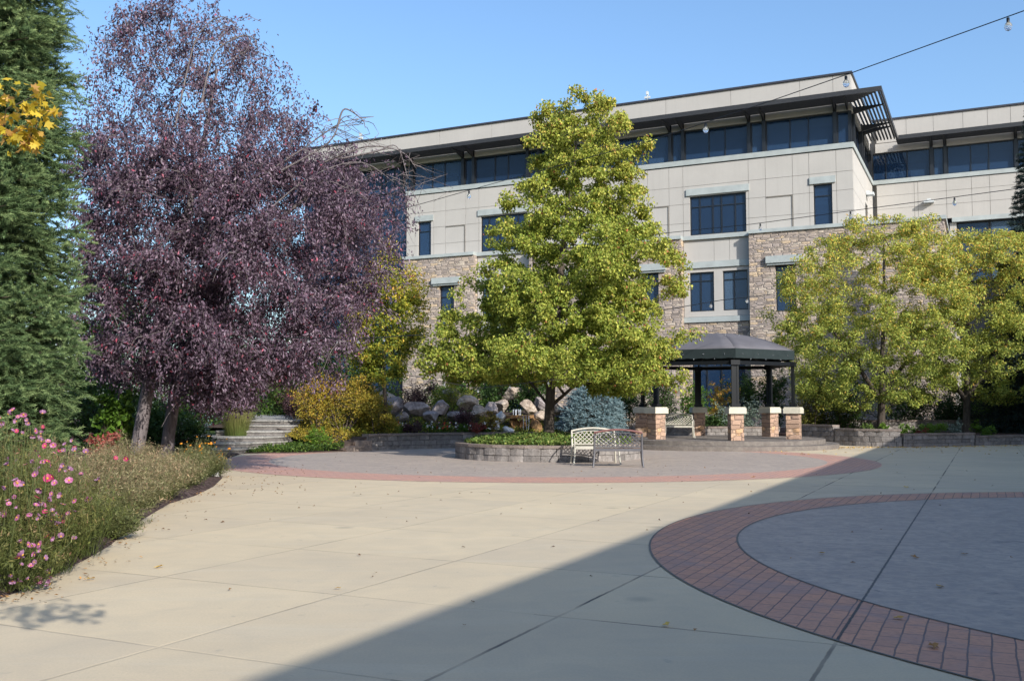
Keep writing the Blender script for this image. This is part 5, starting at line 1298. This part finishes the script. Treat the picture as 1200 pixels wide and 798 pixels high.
bl=[(488,480,36.0,(.62,.5,.36),'rock_purple','large purple grey boulder above the flower bed'),(461,476,36.5,(.4,.4,.36),'rock_purple','smaller purple grey boulder left of the large purple one'),(516,478,36.3,(.42,.4,.34),'rock_purple','purple grey boulder right of the large purple one'),
(447,466,37.5,(.45,.4,.3),'rock_tan','tan boulder behind the gold shrubs'),(549,474,36.6,(.42,.38,.3),'rock_tan','tan boulder left of the pale boulders by the waterfall'),(588,474,36.8,(.36,.34,.26),'rock_tan','pale tan boulder left of the upper waterfall'),(574,480,36.2,(.32,.3,.26),'rock_purple','grey boulder under the pale tan boulder'),
(620,477,36.6,(.34,.32,.27),'rock_tan','pale pink tan boulder right of the upper waterfall'),(633,472,37.2,(.3,.3,.28),'rock_purple','grey boulder behind the pale pink one'),(587,488,35.5,(.16,.2,.24),'rock_white','white upright stone left of the waterfall'),(581,499,35.0,(.13,.16,.22),'rock_white','narrow white stone below the upright white stone'),(595,504,34.8,(.22,.2,.14),'rock_white','low white stone at the foot of the waterfall'),
(602,497,35.6,(.22,.24,.34),'rock_rust','dark rust stained boulder under the left end of the stone shelf'),(612,500,35.6,(.2,.2,.30),'rock_rust','dark brown boulder behind the falling water'),(628,500,35.4,(.26,.26,.32),'rock_rust','orange stained boulder left of the trunk'),(634,486,36.0,(.28,.28,.2),'rock_tan','grey pink flat boulder left of the trunk above the orange one'),(655,480,36.6,(.4,.34,.28),'rock_tan','tan boulder just right of the dark trunk'),(672,486,36.2,(.42,.36,.26),'rock_purple','grey boulder between the trunk and the blue spruce'),(660,500,35.4,(.40,.34,.22),'rock_purple','low grey boulder right of the trunk foot'),(530,462,38.2,(.5,.4,.3),'rock_purple','purple boulder highest on the berm'),(600,462,38.0,(.45,.4,.32),'rock_tan','tan boulder above the waterfall in the shade')]
for i,(u,v,Y,r,mt,lab) in enumerate(bl): boulder(lab,tuple(at(u,v,Y)),r,M[mt],600+i)
boulder('small pale stone at the tip of the mulch bed',tuple(gnd(252,560)+np.array([0,0,.09])),(.18,.14,.10),M['rock_white'],650)
for i,(u,v,Y,r,mt,lab) in enumerate(((505,489,35.2,(.34,.3,.24),'rock_purple','low purple grey boulder in front of the large purple one'),(538,487,35.6,(.36,.3,.26),'rock_purple','low grey boulder among the plum coloured plants'),(561,483,35.9,(.34,.3,.28),'rock_tan','tan boulder in front of the pale boulders left of the waterfall'),(470,489,35.,(.28,.24,.2),'rock_purple','small grey boulder at the right of the gold shrubs'))): boulder(lab,tuple(at(u,v,Y)),r,M[mt],670+i)
sh_=thing('stone_shelf','flat rust brown ledge stone carrying the waterfall','boulder',tuple(at(608,488,35.6)))
m=MB(); m.prism([(-.52,.3),(-.46,-.22),(-.1,-.34),(.3,-.30),(.55,-.1),(.5,.3)],-.07,[.05,.03,.05,.04,.06,.05]); m.build('ledge_slab',M['rock_rust'],sh_)
wf=MB(); c=at(606,484,36.0)
for i in range(5):
    x=c[0]-.14+i*.065; j=.02*math.sin(i*2.3); wf.tube([(x,c[1]+.25,c[2]+.12),(x+j,c[1]+.02,c[2]+.10),(x+j,c[1]-.06,c[2]+.0),(x+2*j,c[1]-.08,c[2]-.13)],[.022,.018,.010,.02],6)
c=at(617,492,35.2)
for i in range(3):
    x=c[0]-.12+i*.1; wf.tube([(x,c[1]+.05,c[2]+.15),(x,c[1]-.03,c[2]+.10),(x+.01,c[1]-.05,c[2]-.1),(x+.03*math.sin(i*2.),c[1]-.05,c[2]-.36)],[.012,.010,.008,.016],6)
struct('water',wf,M['water'])
m=MB(); m.prism([(p[0],p[1]) for p in circle((at(610,500,34.9)[0],34.95),.55,20)],.4,.47); struct('water',m,M['water'])

# ------------------------------------------------------------------ fallen leaves
def dry_leaf(label,u,v,s,mat,seed):
    rg=np.random.RandomState(seed); p=gnd(u,v,.012); V=[];n=11
    V.append((0,0,.004))
    for i in range(n):
        a=2*math.pi*i/n; r=s*(.55+.45*(i%2))*(1.25 if i==0 else 1)*rg.uniform(.85,1.1); V.append((r*math.cos(a),r*.7*math.sin(a),.25*s*rg.uniform(0,1)+.12*s*abs(math.sin(a))))
    o=np_mesh('fallen_leaf',np.array(V),[(0,1+i,1+(i+1)%n) for i in range(n)],mat,None,np.full(n+1,rg.uniform(.3,1.)))
    o.location=tuple(p); o.rotation_euler=(rg.normal()*.12,rg.normal()*.12,rg.uniform(0,6)); return props(o,label,'leaf','larger fallen leaves on the plaza')
for i,(u,v,s,lab) in enumerate(((781,732,.045,'brown curled leaf on the shaded paving left of the brick ring'),(1053,724,.045,'pale yellow leaf on the inner edge of the brick ring'),(1094,757,.055,'cream curled leaf on the brick ring near the lower right corner'),(107,678,.045,'yellow leaf on the sunlit paving near the pink flowers'),(1072,653,.05,'dark leaf on the grey slate circle'),(1130,649,.05,'pair of dark leaf scraps on the grey circle, the right one'),(1101,687,.05,'tan leaf on the grey slate circle'),(963,648,.045,'small tan leaf near the inner ring edge'),(1062,571,.07,'dark leaf on the shaded paving beyond the ring'),(187,664,.05,'dark leaf scrap on the sunlit paving'),(396,689,.03,'small dark leaf on the sunlit joint crossing'),(883,559,.07,'brown leaf on the pale ring near the shade edge'))):
    dry_leaf(lab,u,v,s,M['litter'],700+i)
rg=np.random.RandomState(91)
def litter(name,label,pts,L,tint):
    n=len(pts); a=rg.normal(size=(n,3)); a[:,2]*=.15; nn=rg.normal(size=(n,3))*.25; nn[:,2]+=1
    o=leaf_obj(name,pts,L*rg.uniform(.6,1.3,n),L*.6*rg.uniform(.6,1.2,n),a,nn,tint,M['litter'],None); return props(o,label,'leaf litter',None,'stuff')
p=[]
for _ in range(520):      # yellow drift along the right wall and the patio step
    s=rg.rand(); q=np.array([[9.0,32.3],[10.4,33.4],[11.6,34.4],[13.2,34.5],[14.2,34.5],[16.5,35.4],[20,36.8]]); i=min(5,int(s*6)); t=s*6-i
    b=q[i]*(1-t)+q[i+1]*t; p.append((b[0]+rg.normal()*.22,b[1]-abs(rg.normal())*.35+.1,.012))
for _ in range(120): p.append((rg.uniform(7,22),rg.uniform(29,35),.012))
litter('leaf_litter','yellow fallen leaves drifted along the foot of the right wall',np.array(p),.085,rg.uniform(.55,1,len(p)))
p=[(rg.uniform(-9,4),rg.uniform(12,30),.012) for _ in range(150)]+[tuple(gnd(250+rg.rand()*110,545+rg.rand()*35)[:2])+(.012,) for _ in range(90)]+[(rg.uniform(-4,10),rg.uniform(6,24),.014) for _ in range(90)]
litter('leaf_litter','small dark leaf scraps scattered over the plaza',np.array(p),.045,rg.uniform(0,.35,len(p)))
p=[tuple(np.array(edge[rg.randint(1,13)])+rg.normal(size=2)*.22)+(.02,) for _ in range(420)]
litter('leaf_litter','dry leaf scraps along the edge of the mulch bed',np.array(p),.035,rg.uniform(0,.5,len(p)))
